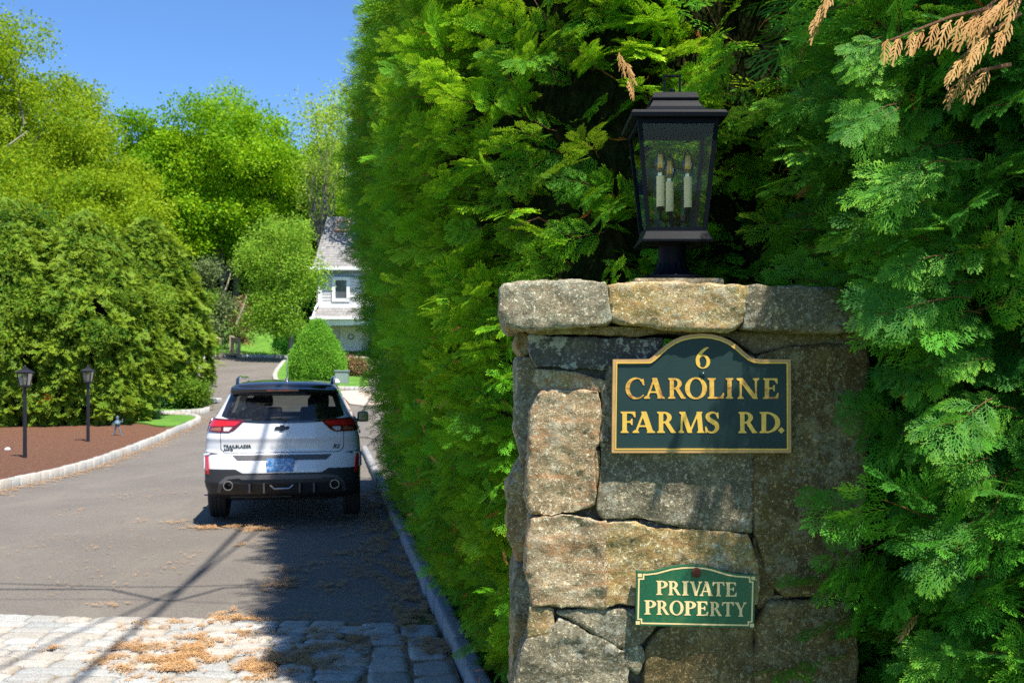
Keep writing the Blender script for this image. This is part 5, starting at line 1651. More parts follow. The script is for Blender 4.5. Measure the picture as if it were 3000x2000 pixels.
def hedge_surf(s, h, inset=0.0, lump=0.12):
    x, y, _, _ = plan_at(s)
    e = 0.12
    dx = np.interp(s + e, SS, PLN[:, 0]) - np.interp(s - e, SS, PLN[:, 0]); dy = np.interp(s + e, SS, PLN[:, 1]) - np.interp(s - e, SS, PLN[:, 1])
    L = np.hypot(dx, dy) + 1e-9
    # travelling left then away from the camera, the outside is on the left hand: (-dy... ) for this winding
    nx, ny = dy / L * -1.0, dx / L
    near = _ss(4.4, 5.4, y)
    ov = np.interp(h, OVH, OVV)
    ov = ov * (0.7 + 0.3 * near) + 0.24 * _ss(7.5, 10.5, y) * _ss(2.5, 4, h)
    back = (1 - _ss(4.2, 4.7, y)) * _ss(0.2, 0.6, x)     # the end wall behind the lantern stays back
    ov = ov * (1 - back) - 0.05 * back
    p = np.stack([x, y, h], 1)
    l = n3(p, 1.5) * lump + n3(p, 4.0, 9) * lump * 0.5
    o = ov + l - inset
    return np.stack([x + nx * o, y + ny * o, h + gz(x, y)], 1), np.stack([nx, ny, np.zeros_like(nx)], 1)
_t, _n = hedge_surf(np.array([SS[-1] * 0.5]), np.array([1.5]))
assert _n[0, 0] < 0, 'hedge normals point inward'

hedge = thing('arborvitae_hedge', 'tall clipped arborvitae hedge lining the right of the drive, between car and stone pillar', 'hedge', (0, 0, 0))
# shade among the branches is painted into this dark interior
ns, nh = 120, 44
s_ = np.linspace(0, SS[-1], ns); h_ = np.linspace(-0.1, HTOP - 0.15, nh)
S, H = np.meshgrid(s_, h_)
cv, _ = hedge_surf(S.ravel(), H.ravel(), 0.30, 0.16)
i = np.arange(ns * nh).reshape(nh, ns)
F = np.stack([i[:-1, :-1], i[:-1, 1:], i[1:, 1:], i[1:, :-1]], -1).reshape(-1, 4)
# roof strip joining the outline to a line far inside
top = cv[i[-1]].copy(); inn = top.copy(); inn[:, 0] = np.maximum(inn[:, 0] + 1.6, 2.6); inn[:, 1] = np.clip(inn[:, 1], 4.6, 14)
low = inn.copy(); low[:, 2] = -0.1
base = len(cv); V = np.concatenate([cv, inn, low])
a = i[-1]; b_ = base + np.arange(ns); c_ = base + ns + np.arange(ns)
F = np.concatenate([F, np.stack([a[:-1], a[1:], b_[1:], b_[:-1]], -1), np.stack([b_[:-1], b_[1:], c_[1:], c_[:-1]], -1)])
link_mesh('shade_core', np_mesh('shade_core', V, F), M_CORE, hedge, True)

def hedge_sprays(n, smin, smax, hmin, hmax, temps, sc0, sc1, seed, inset=(0.0, 0.30), upb=0.15, tb=0.0, side=0.7, bias=(0, 0, 0)):
    r = np.random.default_rng(seed)
    s = r.uniform(smin, smax, n); h = r.uniform(hmin, hmax, n)
    ins = r.uniform(*inset, n)
    P, N = hedge_surf(s, h, 0.0)
    T = np.stack([-N[:, 1], N[:, 0], np.zeros(n)], 1)
    P = P - N * (ins + 0.20)[:, None]
    d = N * 1.0 + T * r.normal(0, side, n)[:, None] + np.array([0, 0, 1.0]) * (r.normal(upb, 0.40, n))[:, None] + np.array(bias)
    d = nrm_(d)
    # sprays hang roughly with their flat side outward or upward
    z = nrm_(N * r.uniform(0.0, 1.0, n)[:, None] + np.array([0, 0, 1.0]) * r.uniform(0.2, 1.0, n)[:, None] + r.normal(0, 0.35, (n, 3)))
    clump = n3(P, 1.8, 30)
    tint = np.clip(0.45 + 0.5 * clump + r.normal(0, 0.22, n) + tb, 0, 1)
    fresh_lit = np.clip(0.55 + 1.1 * n3(P, 1.1, 77) + r.normal(0, 0.25, n) + 0.35 * _ss(1.8, 2.6, h) * (1 - _ss(6.5, 9, P[:, 1])), 0.1, 1.25)  # tips brightened high on the near end, sunlit look put into the colour
    return scatter(temps, P, orient(d, z), r.uniform(sc0, sc1, n), tint, r.integers(0, len(temps), n), fresh_lit)
s_corner = float(SS[np.argmin(np.abs(PLN[:, 1] - 4.6) + (PLN[:, 0] > 0.35) * 5)])
def s_of(y): return float(np.interp(y, PLN[40:, 1], SS[40:]))
s5, s7, s9, s13 = s_of(5.2), s_of(7.0), s_of(9.0), s_of(13.2)
s_be = float(SS[np.argmin(np.abs(PLN[:24, 0] - 0.75))])
def cat(sets):
    V, F, T = [], [], []; n = 0
    for v, f, t in sets:
        V.append(v); F.append(f + n); T.append(t); n += len(v)
    return np.concatenate(V), np.concatenate(F), np.concatenate(T)
FDEN = 1.0
def N_(a): return int(a * FDEN)
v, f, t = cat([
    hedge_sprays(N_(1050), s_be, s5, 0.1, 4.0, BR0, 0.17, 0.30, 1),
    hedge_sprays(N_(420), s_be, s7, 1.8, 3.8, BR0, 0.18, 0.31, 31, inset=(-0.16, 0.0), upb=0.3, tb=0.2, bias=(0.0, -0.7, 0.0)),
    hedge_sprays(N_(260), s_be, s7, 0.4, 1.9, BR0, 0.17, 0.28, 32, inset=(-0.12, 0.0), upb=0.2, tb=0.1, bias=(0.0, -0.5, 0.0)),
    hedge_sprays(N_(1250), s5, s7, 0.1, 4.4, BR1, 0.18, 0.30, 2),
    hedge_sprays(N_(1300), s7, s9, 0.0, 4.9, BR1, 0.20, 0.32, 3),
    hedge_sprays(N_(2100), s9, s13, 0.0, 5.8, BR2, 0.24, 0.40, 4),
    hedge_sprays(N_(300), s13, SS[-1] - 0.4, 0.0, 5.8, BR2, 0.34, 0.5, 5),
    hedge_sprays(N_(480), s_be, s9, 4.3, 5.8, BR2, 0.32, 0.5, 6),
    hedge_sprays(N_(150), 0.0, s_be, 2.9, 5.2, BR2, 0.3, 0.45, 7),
    hedge_sprays(N_(420), 0.3, s_be + 0.3, 1.6, 3.1, BR0, 0.18, 0.30, 8, inset=(0.0, 0.4), tb=-0.15),  # leaf tint darkened for the shade behind the lantern
])
link_mesh('foliage', np_mesh('foliage', v, f, t), M_THUJA, hedge)
# brown twigs showing among the sprays and trunks inside
tw = MB()
r_ = np.random.default_rng(44)
for q in range(110):
    s = np.array([r_.uniform(0.3, s7)]); hgt = np.array([r_.uniform(0.5, 3.9)])
    p, nn = hedge_surf(s, hgt, 0.35)
    p = Vector(p[0]); nn = Vector(nn[0])
    d = (nn * 1.0 + Vector((r_.normal(0, 0.5), r_.normal(0, 0.5), r_.normal(0.25, 0.4)))).normalized()
    L = r_.uniform(0.22, 0.42)
    k = Vector((r_.normal(0, 0.03), r_.normal(0, 0.03), r_.normal(0, 0.04)))
    tw.tube([p, p + d * L * 0.5 + k, p + d * L], [0.0045, 0.0035, 0.002], 5, False)
tw.build('branchwork', M_TWIG, hedge)
for (x, y) in ((1.1, 5.2), (0.6, 6.4), (0.4, 7.8), (0.1, 9.3), (-0.2, 11), (-0.5, 12.6)):
    MB().tube([(x, y, -0.1), (x + 0.03, y, 2.5), (x, y + 0.05, 4.9)], [0.10, 0.07, 0.02], 8).build('trunk', M_TRUNK, hedge)

# ------------------------------------------------------------------ the arborvitae on the right, in front of the pillar's end
RX, RY = 2.25, 3.2
arb = thing('arborvitae', 'shaggy arborvitae on the right with drooping sprays hanging over the end of the stone pillar', 'arborvitae', (0, 0, 0))
RH = [0.0, 0.6, 1.2, 1.8, 2.3, 2.8, 3.3, 3.8, 4.4, 5.0]
RRX = [1.34, 1.32, 1.30, 1.30, 1.30, 1.34, 1.30, 1.2, 1.0, 0.3]
RRY = [0.92, 0.94, 0.94, 0.94, 0.95, 0.96, 0.90, 0.82, 0.7, 0.3]
RCY = [3.2] * 10
def arb_surf(a, h, inset=0.0, lump=0.13):
    rx = np.interp(h, RH, RRX); ry = np.interp(h, RH, RRY)
    ca, sa = np.cos(a), np.sin(a)
    p = np.stack([ca * 2, sa * 2, h], 1)
    l = n3(p, 1.1, 5) * lump + n3(p, 3.0, 8) * lump * 0.6 - inset
    k4 = (ca ** 4 + sa ** 4) ** -0.25; n = np.stack([(ca * k4) ** 3 / rx, (sa * k4) ** 3 / ry, np.zeros_like(ca)], 1); n = nrm_(n); ca, sa = ca * k4, sa * k4
    return np.stack([RX + ca * (rx + l), np.interp(h, RH, RCY) + sa * (ry + l), h], 1), n
na, nh = 72, 40
A, H = np.meshgrid(np.linspace(0, 2 * math.pi, na + 1)[:-1], np.linspace(-0.1, 4.9, nh))
cv, _ = arb_surf(A.ravel(), H.ravel(), 0.34, 0.16)
i = np.arange(na * nh).reshape(nh, na); j = np.roll(i, -1, axis=1)
F = np.stack([i[:-1], j[:-1], j[1:], i[1:]], -1).reshape(-1, 4)
V = np.concatenate([cv, [[RX, 3.1, 5.0]]]); F2 = np.stack([i[-1], j[-1], np.full(na, len(cv)), np.full(na, len(cv))], -1)
me_ = np_mesh('shade_core', V, F)
link_mesh('shade_core', me_, M_CORE, arb, True)
def arb_sprays(n, a0, a1, h0, h1, temps, sc0, sc1, seed, inset=(0.0, 0.3), lat=0.55, up=0.0, tb=0.0, bias=(0, 0, 0)):
    r = np.random.default_rng(seed)
    a = r.uniform(R(a0), R(a1), n); h = r.uniform(h0, h1, n)
    P, N = arb_surf(a, h)
    T = np.stack([-N[:, 1], N[:, 0], np.zeros(n)], 1)
    P = P - N * (r.uniform(*inset, n) + 0.17)[:, None]
    d = nrm_(N + T * r.normal(0, lat, n)[:, None] + np.array([0, 0, 1.0]) * r.normal(up, 0.35, n)[:, None] + np.array(bias))
    z = nrm_(N * r.uniform(0.3, 1.2, n)[:, None] + np.array([0, 0, 1.0]) * r.uniform(0.1, 0.9, n)[:, None] + r.normal(0, 0.3, (n, 3)))
    tint = np.clip(0.5 + 0.6 * n3(P, 2.2, 12) + r.normal(0, 0.22, n) + tb, 0, 1)
    fresh_lit = np.clip(0.50 + 1.3 * n3(P, 1.6, 50) + r.normal(0, 0.25, n), 0.05, 1.1)
    return scatter(temps, P, orient(d, z), r.uniform(sc0, sc1, n), tint, r.integers(0, len(temps), n), fresh_lit)
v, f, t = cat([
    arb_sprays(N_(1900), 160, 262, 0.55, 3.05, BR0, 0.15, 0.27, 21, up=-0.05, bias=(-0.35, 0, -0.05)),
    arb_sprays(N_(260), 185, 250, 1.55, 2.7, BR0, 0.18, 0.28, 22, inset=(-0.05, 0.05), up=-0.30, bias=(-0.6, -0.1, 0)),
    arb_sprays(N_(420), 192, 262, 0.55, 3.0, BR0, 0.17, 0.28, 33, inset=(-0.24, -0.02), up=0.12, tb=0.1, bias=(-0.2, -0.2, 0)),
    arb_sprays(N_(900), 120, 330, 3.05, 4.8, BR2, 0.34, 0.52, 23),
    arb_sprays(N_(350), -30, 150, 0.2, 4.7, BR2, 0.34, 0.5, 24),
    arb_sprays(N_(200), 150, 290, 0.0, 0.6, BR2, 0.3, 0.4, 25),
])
link_mesh('foliage', np_mesh('foliage', v, f, t), M_THUJA_R, arb)
tw = MB()
for q in range(90):
    a = np.array([R(r_.uniform(175, 250))]); hgt = np.array([r_.uniform(0.6, 3.0)])
    p, nn = arb_surf(a, hgt, 0.30)
    p = Vector(p[0]); nn = Vector(nn[0])
    d = (nn + Vector((r_.normal(-0.3, 0.5), r_.normal(0, 0.5), r_.normal(-0.05, 0.4)))).normalized()
    L = r_.uniform(0.2, 0.42)
    k = Vector((0, 0, r_.uniform(0.01, 0.05)))
    tw.tube([p, p + d * L * 0.5 + k, p + d * L], [0.006, 0.0045, 0.002], 5, False)
tw.build('branchwork', M_TWIG, arb)
MB().tube([(RX, RY, -0.1), (RX, RY, 2.6), (RX, 2.5, 4.7)], [0.12, 0.08, 0.02], 8).build('trunk', M_TRUNK, arb)
# dead and withered sprays
def place_sprays(items, mat, parent, name):
    sets = []
    for (x0, y0, x1, y1, depth, size, kind) in items:
        a = px(x0, y0, depth); b = px(x1, y1, depth - 0.05)
        d = np.array(b - a); L = np.linalg.norm(d)
        temps = {'f': FR0, 'b': BR0, 'c': CB}[kind]
        z = np.array([rt.uniform(-0.5, 0.5), -1.0, rt.uniform(0.2, 1.6)])
        sets.append(scatter(temps, np.array([list(a)]), orient(d[None], z[None]), np.array([L * size * 0.8]), np.array([rt.uniform(0.1, 0.9)])))
    v, f, t = cat(sets)
    link_mesh(name, np_mesh(name, v, f, t), mat, parent)
def hanging(A, B, depth, n, drop, jit=10):
    """small sprays hanging one after another from the twig A-B"""
    out = []
    for k in range(n):
        f = k / (n - 1)
        x, y = lerp(A[0], B[0], f) + rt.normal(0, jit * 0.4), lerp(A[1], B[1], f) + rt.normal(0, jit * 0.4)
        L = drop * rt.uniform(0.6, 1.15) * (1 - 0.35 * f)
        s_ = 1 if B[0] > A[0] else -1
        out.append((x, y, x + s_ * L * rt.uniform(0.25, 0.75), y + L * rt.uniform(0.6, 1.0), depth + rt.uniform(-0.02, 0.02), 1.3, 'c'))
    return out
dd_ = hanging((2900, 20), (2600, 120), 2.12, 9, 85) + hanging((2960, 60), (2790, 200), 2.10, 7, 75) + hanging((2990, -20), (2850, 60), 2.12, 6, 80) + hanging((2900, 200), (2800, 250), 2.14, 4, 70) + hanging((2440, -40), (2400, 60), 2.3, 5, 60)
place_sprays(dd_, M_DEADF, arb, 'dead_sprays')
tw = MB()
for (x0, y0, x1, y1, dp) in ((2990, 5, 2590, 125, 2.13), (2990, 40, 2780, 205, 2.11), (3000, -30, 2840, 62, 2.13), (2960, 190, 2790, 255, 2.15)):
    a, b_ = px(x0, y0, dp), px(x1, y1, dp); tw.tube([a, a.lerp(b_, 0.5) + Vector((0, 0, 0.012)), b_], [0.005, 0.0035, 0.0015], 5, False)
tw.build('branchwork', M_TWIG, arb)
place_sprays(hanging((1815, 150), (1850, 250), 3.45, 5, 55), M_DEADF, hedge, 'dead_sprays')
# draping boughs that reach over the pillar
dr = [(2650, 420, 2330, 520), (2700, 600, 2210, 640), (2600, 700, 2320, 780), (2700, 760, 2340, 890), (2750, 850, 2290, 945), (2800, 960, 2400, 1010), (2750, 1050, 2430, 1120), (2800, 1120, 2420, 1270),
      (2900, 1200, 2530, 1230), (2800, 1350, 2540, 1420), (2850, 1500, 2500, 1600), (2800, 1680, 2490, 1730), (2750, 1850, 2450, 1900), (2800, 1950, 2440, 1990), (2550, 250, 2270, 300), (2560, 100, 2240, 200), (2600, 300, 2290, 400), (2700, 500, 2300, 600), (2650, 820, 2350, 860)]
it = []
for q, (x0, y0, x1, y1) in enumerate(dr):
    for k in range(4):
        jx, jy = rt.normal(0, 38, 2); e = 0.0 if k == 0 else rt.uniform(0.05, 0.5)
        it.append((x0 + 90 + jx, y0 + jy, x1 + 80 + (x0 - x1) * e + jx, y1 + (y0 - y1) * e + jy * 1.5, 2.50 - rt.uniform(0, 0.22), 0.8, 'b'))
place_sprays(it, M_THUJA_R, arb, 'draping_boughs')
def withered(surf, n, parent, seed, lo, hi, smin, smax):
    r = np.random.default_rng(seed)
    s = r.uniform(smin, smax, n); h = r.uniform(lo, hi, n)
    P, N = surf(s, h)
    P = P + N * r.uniform(-0.10, 0.06, n)[:, None]
    d = nrm_(N * 0.5 + r.normal(0, 0.5, (n, 3)) + np.array([0, 0, -0.6]))
    for nm, mt, m in (('dead_sprays', M_DEADF, slice(0, n // 3)), ('withered_sprays', M_ORANGEF, slice(n // 3, n))):
        v, f, t = scatter(CB, P[m], orient(d[m], r.normal(0, 1, d[m].shape)), r.uniform(0.035, 0.085, len(P[m])), r.uniform(0, 1, len(P[m])))
        link_mesh(nm, np_mesh(nm, v, f, t), mt, parent)
withered(hedge_surf, 220, hedge, 5, 0.4, 4.0, s_be, s9)
withered(arb_surf, 190, arb, 6, 0.5, 3.0, R(175), R(245))

# ------------------------------------------------------------------ broadleaf and background trees
def leaf_clump(n, rs, size=0.34, flat=0.35):
    Vs, Fs, Ts = [], [], []
    for k in range(n):
        c = rs.normal(0, 0.42, 3); c[2] *= 0.7
        d = nrm_(rs.normal(0, 1, 3)); u = nrm_(np.cross(d, rs.normal(0, 1, 3)))
        L = size * rs.uniform(0.7, 1.3); w = L * rs.uniform(0.4, 0.65)
        b = len(Vs)
        for p in (c - d * L / 2, c + u * w / 2, c + d * L / 2, c - u * w / 2): Vs.append(p)
        tp = rs.uniform(0, 1)
        for q in range(4): Ts.append((0, tp, 0))
        Fs.append((b, b + 1, b + 2, b + 3))
    return np.array(Vs), np.array(Fs), np.array(Ts)
LC = [leaf_clump(15, rt, 0.25) for _ in range(8)]
LCF = [leaf_clump(12, rt, 0.26) for _ in range(8)]

def simple_spray(rs):
    Vs, Fs, Ts = [], [], []
    zf = lambda q: -0.25 * q[1] ** 2
    n = 4
    blade(Vs, Fs, Ts, np.array([0, 0.0]), np.array([0, 1.0]), 0.03, 0.03, 0.2, 1, 0.0, zf)
    for i in range(n):
        for s in (-1, 1):
            a = np.array([0, 0.1 + 0.8 * i / n]); L = 0.42 * (1 - 0.5 * i / n) * rs.uniform(0.7, 1.2)
            blade(Vs, Fs, Ts, a, a + rot2((0, 1), s * 0.75) * L, 0.05, 0.045, 0.2 + 0.5 * i / n, 1.0, 0.0, zf)
    return np.array(Vs), np.array(Fs), np.array(Ts)
def simple_branch(rs):
    Vs, Fs, Ts = [], [], []; n0 = 0
    for i in range(6):
        v, f, t = simple_spray(rs)
        d = np.array([rs.normal(0, 0.6), 1.0, rs.normal(-0.1, 0.35)]); 
        Rm = orient(d[None], np.array([[rs.normal(0, 0.4), 0, 1.0]]))[0]
        Vs.append((v * rs.uniform(0.4, 0.6)) @ Rm.T + np.array([0, 0.1 * i, -0.02 * i * i])); Fs.append(f + n0); Ts.append(t); n0 += len(v)
    return np.concatenate(Vs), np.concatenate(Fs), np.concatenate(Ts)
SB = [simple_branch(rt) for _ in range(8)]

def skeleton(root, base, crown_c, crown_r, lobes, rs, rad, mat, lean=(0, 0)):
    """a tapered trunk that forks into limbs reaching the lobes"""
    m = MB()
    b = Vector(base); c = Vector(crown_c)
    fork = b.lerp(c, 0.45) + Vector((lean[0], lean[1], 0))
    pts = [b + Vector((0, 0, -0.3)), b.lerp(fork, 0.5) + Vector((rs.normal(0, rad * 0.6), 0, 0)), fork]
    m.tube(pts, [rad, rad * 0.8, rad * 0.62], 8, False)
    for l in lobes:
        e = Vector(l)
        mid = fork.lerp(e, 0.5) + Vector((rs.normal(0, 0.08), rs.normal(0, 0.08), rs.uniform(0.0, 0.12))) * (e - fork).length
        m.tube([fork - Vector((0, 0, rad)), mid, e], [rad * 0.42, rad * 0.24, rad * 0.07], 6, False)
    m.build('trunk', mat, root, True)

def tree(name, label, x, ytop, ybase_px, halfw, depth, mat, seed, bark, group=None, lobes=26, per=85, clump=0.9, flat=0.8, low=0.25, sparse=1.0, temps=None, base_pt=None, lobe_r=(0.20, 0.34), cat_='tree', rad=None):
    rs = np.random.default_rng(seed)
    if base_pt is None:
        X = (x - 1500) / FPX * depth; Y = depth
        base = np.array([X, Y, float(gz(X, Y))])
    else: base = np.array(base_pt)
    ztop = CAM_H + (HZ - ytop) / FPX * base[1]
    H = ztop - base[2]
    W = halfw / FPX * base[1]
    root = thing(name, label, cat_, tuple(base), group)
    cz = H * (low + (1 - low) * 0.5); ch = H * (1 - low) * 0.5
    L = []
    tries = 0
    while len(L) < lobes and tries < 4000:
        tries += 1
        d = rs.normal(0, 1, 3); d /= np.linalg.norm(d)
        k = rs.uniform(0.35, 1.0)
        taper = 1.0
        p = np.array([d[0] * W * k * taper, d[1] * W * k, d[2] * ch * k])
        if d[2] < -0.3: p[:2] *= 0.75
        L.append((p[0], p[1], cz + p[2]))
    P, S, C = [], [], []
    for l in L:
        r = rs.uniform(*lobe_r) * min(W, ch) * rs.choice([0.6, 0.9, 1.15, 1.4])
        n = int(per * (r / (0.21 * min(W, ch))) ** 1.6 * rs.uniform(0.7, 1.2) * sparse)
        d = rs.normal(0, 1, (n, 3)); d /= np.linalg.norm(d, axis=1)[:, None]
        k = rs.uniform(0.55, 1.05, n)[:, None]
        q = d * k * r * np.array([1.25, 1.25, flat]) + np.array(l)
        P.append(q); C.append(np.full(n, rs.uniform(-0.42, 0.35)))
    P = np.concatenate(P); C = np.concatenate(C)
    keep = P[:, 2] > 0.03 * H
    P = P[keep]; C = C[keep]
    n = len(P)
    fr = orient(nrm_(rs.normal(0, 1, (n, 3))), rs.normal(0, 1, (n, 3)))
    v, f, t = scatter(temps or LC, P, fr, rs.uniform(0.7, 1.25, n) * clump, np.clip(0.5 + C + rs.normal(0, 0.12, n), 0, 1), rs.integers(0, 8, n))
    link_mesh('crown', np_mesh('crown', v, f, t), mat, root)
    skeleton(root, (0, 0, 0), (0, 0, cz), W, L[:26], rs, rad or max(0.12, H * 0.017), bark)
    return root

M_LEAF_Y = foliage_mat('leaf_yellowgreen', (0.13, 0.27, 0.008), (0.30, 0.44, 0.010), (0.50, 0.58, 0.02), trans=0.45)
M_LEAF_G = foliage_mat('leaf_bright_green', (0.10, 0.29, 0.006), (0.27, 0.50, 0.008), (0.50, 0.66, 0.015), trans=0.45)
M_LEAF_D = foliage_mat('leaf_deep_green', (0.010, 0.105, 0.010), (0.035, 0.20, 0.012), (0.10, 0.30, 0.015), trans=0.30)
M_LEAF_S = foliage_mat('leaf_new_pale', (0.26, 0.42, 0.04), (0.40, 0.56, 0.06), (0.56, 0.66, 0.12), trans=0.5)
M_CHERRY = foliage_mat('leaf_pale_green', (0.12, 0.30, 0.015), (0.28, 0.48, 0.03), (0.50, 0.64, 0.09), trans=0.4)
M_YEW = foliage_mat('evergreen_olive', (0.045, 0.16, 0.014), (0.15, 0.30, 0.014), (0.40, 0.48, 0.04), trans=0.36)
M_SHRUBG = foliage_mat('shrub_green', (0.07, 0.24, 0.02), (0.16, 0.42, 0.025), (0.34, 0.60, 0.06), trans=0.3)
M_GREYB = foliage_mat('grey_brush', (0.10, 0.15, 0.06), (0.18, 0.26, 0.08), (0.32, 0.38, 0.16), trans=0.2)
M_BROWNB = foliage_mat('brown_brush', (0.26, 0.15, 0.07), (0.36, 0.22, 0.11), (0.44, 0.30, 0.16), trans=0.2)
M_BARK = bark_mat('grey_bark', (0.10, 0.085, 0.07), (0.24, 0.21, 0.175), 5)

TG = 'woodland trees behind the drive'
# x, top y, half width, depth, material, lobes, label
wood = [
    (-60, 60, 250, 46, M_LEAF_Y, 34, 'tallest yellow-green tree at the left edge of the photo'),
    (150, 185, 170, 50, M_LEAF_Y, 30, 'yellow-green tree with a bumpy top, second from the left edge'),
    (300, 300, 130, 54, M_LEAF_Y, 24, 'yellow-green tree whose crown steps down to the gap of sky'),
    (90, 420, 200, 44, M_LEAF_Y, 28, 'lower yellow-green tree in front of the tallest one on the left'),
    (330, 470, 150, 47, M_LEAF_Y, 26, 'rounded yellow-green tree above the middle of the big evergreens'),
    (460, 315, 105, 60, M_LEAF_G, 22, 'bright green tree with a narrow rounded top right of the sky gap'),
    (690, 265, 190, 62, M_LEAF_G, 34, 'broad domed bright green tree in the centre with dark limbs showing'),
    (560, 430, 130, 63, M_LEAF_G, 24, 'mid-height green tree below the left side of the broad domed tree'),
    (870, 400, 130, 66, M_LEAF_G, 24, 'bright green tree right of the broad domed tree'),
    (1000, 430, 120, 68, M_LEAF_G, 22, 'bright green tree directly behind the house roof beside the hedge'),
    (650, 560, 120, 60, M_LEAF_G, 20, 'spreading bright tree with forked trunk in the middle of the wood'),
    (800, 560, 110, 64, M_LEAF_G, 22, 'full green tree just left of the house roof'),
    (480, 640, 90, 64, M_LEAF_D, 20, 'deep green tree rising behind the tips of the big evergreens'),
    (950, 600, 100, 70, M_LEAF_D, 18, 'deep green tree filling the wood behind the house'),
]
for k, (x, yt, hw, dp, mt, lb, lab) in enumerate(wood):
    fork = 'forked' in lab
    tree('broadleaf_tree', lab, x, yt, 0, hw * 1.18, dp, mt, 100 + k, M_BARK, TG, lobes=int(lb * 2.3), per=56, clump=dp / 50 * 0.62, low=0.5 if fork else 0.22 if yt > 400 else 0.32, lobe_r=(0.15, 0.27), flat=0.6)
tree('young_tree', 'thin pale new-leaved tree standing above the wood left of the hedge', 940, 228, 0, 95, 60, M_LEAF_S, 201, M_BARK, TG, lobes=30, per=4, clump=0.7, low=0.45, lobe_r=(0.3, 0.5), rad=0.16)
tree('young_tree', 'thin pale new-leaved tree half hidden by the top of the hedge', 1090, 160, 0, 120, 56, M_LEAF_S, 202, M_BARK, TG, lobes=34, per=4, clump=0.7, low=0.45, lobe_r=(0.3, 0.5), rad=0.16)
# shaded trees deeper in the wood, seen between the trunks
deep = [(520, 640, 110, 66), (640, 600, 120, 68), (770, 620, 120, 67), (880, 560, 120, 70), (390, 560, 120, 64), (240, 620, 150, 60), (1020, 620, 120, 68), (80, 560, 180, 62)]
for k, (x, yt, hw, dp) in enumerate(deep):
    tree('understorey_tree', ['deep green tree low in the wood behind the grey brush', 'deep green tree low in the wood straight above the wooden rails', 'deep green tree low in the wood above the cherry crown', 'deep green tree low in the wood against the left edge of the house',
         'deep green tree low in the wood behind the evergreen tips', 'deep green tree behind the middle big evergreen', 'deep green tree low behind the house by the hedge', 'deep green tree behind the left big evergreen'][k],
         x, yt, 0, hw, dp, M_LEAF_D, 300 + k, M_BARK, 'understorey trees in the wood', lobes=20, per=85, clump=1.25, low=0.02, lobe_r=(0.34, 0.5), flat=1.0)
# bare leaning stems
for k, (x0, y0, x1, y1, dp, rr, lab) in enumerate([(700, 930, 728, 850, 53, 0.07, 'pale broken tree stem leaning right in the grey brush'), (655, 860, 676, 800, 54, 0.06, 'pale dead stem leaning in front of the dark wood'), (20, 430, 80, 385, 43, 0.045, 'bare pale bough sticking out of the tall tree at the left edge')]):
    a, b_ = px(x0, y0, dp), px(x1, y1, dp)
    if k < 2: a = a.lerp(b_, -0.25)
    o = MB().tube([a, a.lerp(b_, 0.5) + Vector((0.05, 0, 0.03)), b_], [rr, rr * 0.8, rr * 0.5], 7).build('bare_stem', simple('bare_wood', (0.42, 0.36, 0.28), 0.9, var=0.3, vscale=5), None, True)
    tag(o, lab, 'tree stem')

# the big evergreens behind the mulch bed
EV = 'big evergreens behind the mulch bed'
def evergreen(label, xb, yb, ytop, halfw, seed, lobes=40, low=0.0, mat=None):
    g = gp(xb, yb)
    return tree('evergreen_tree', label, xb, ytop, 0, halfw, g.y, mat or M_YEW, seed, M_TRUNK, EV, lobes=lobes, per=62, clump=0.34, low=low, base_pt=(g.x, g.y, g.z), temps=LCF, lobe_r=(0.11, 0.19), flat=0.55)
def dense_core(root, W, D, H, z0=0.1):  # solid dark core, the shade inside the crown is in its colour
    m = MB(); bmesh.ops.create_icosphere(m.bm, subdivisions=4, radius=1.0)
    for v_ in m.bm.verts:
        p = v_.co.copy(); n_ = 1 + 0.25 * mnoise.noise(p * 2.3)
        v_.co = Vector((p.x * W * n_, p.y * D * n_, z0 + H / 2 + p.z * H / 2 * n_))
    m.build('shade_core', M_CORE, root, True)
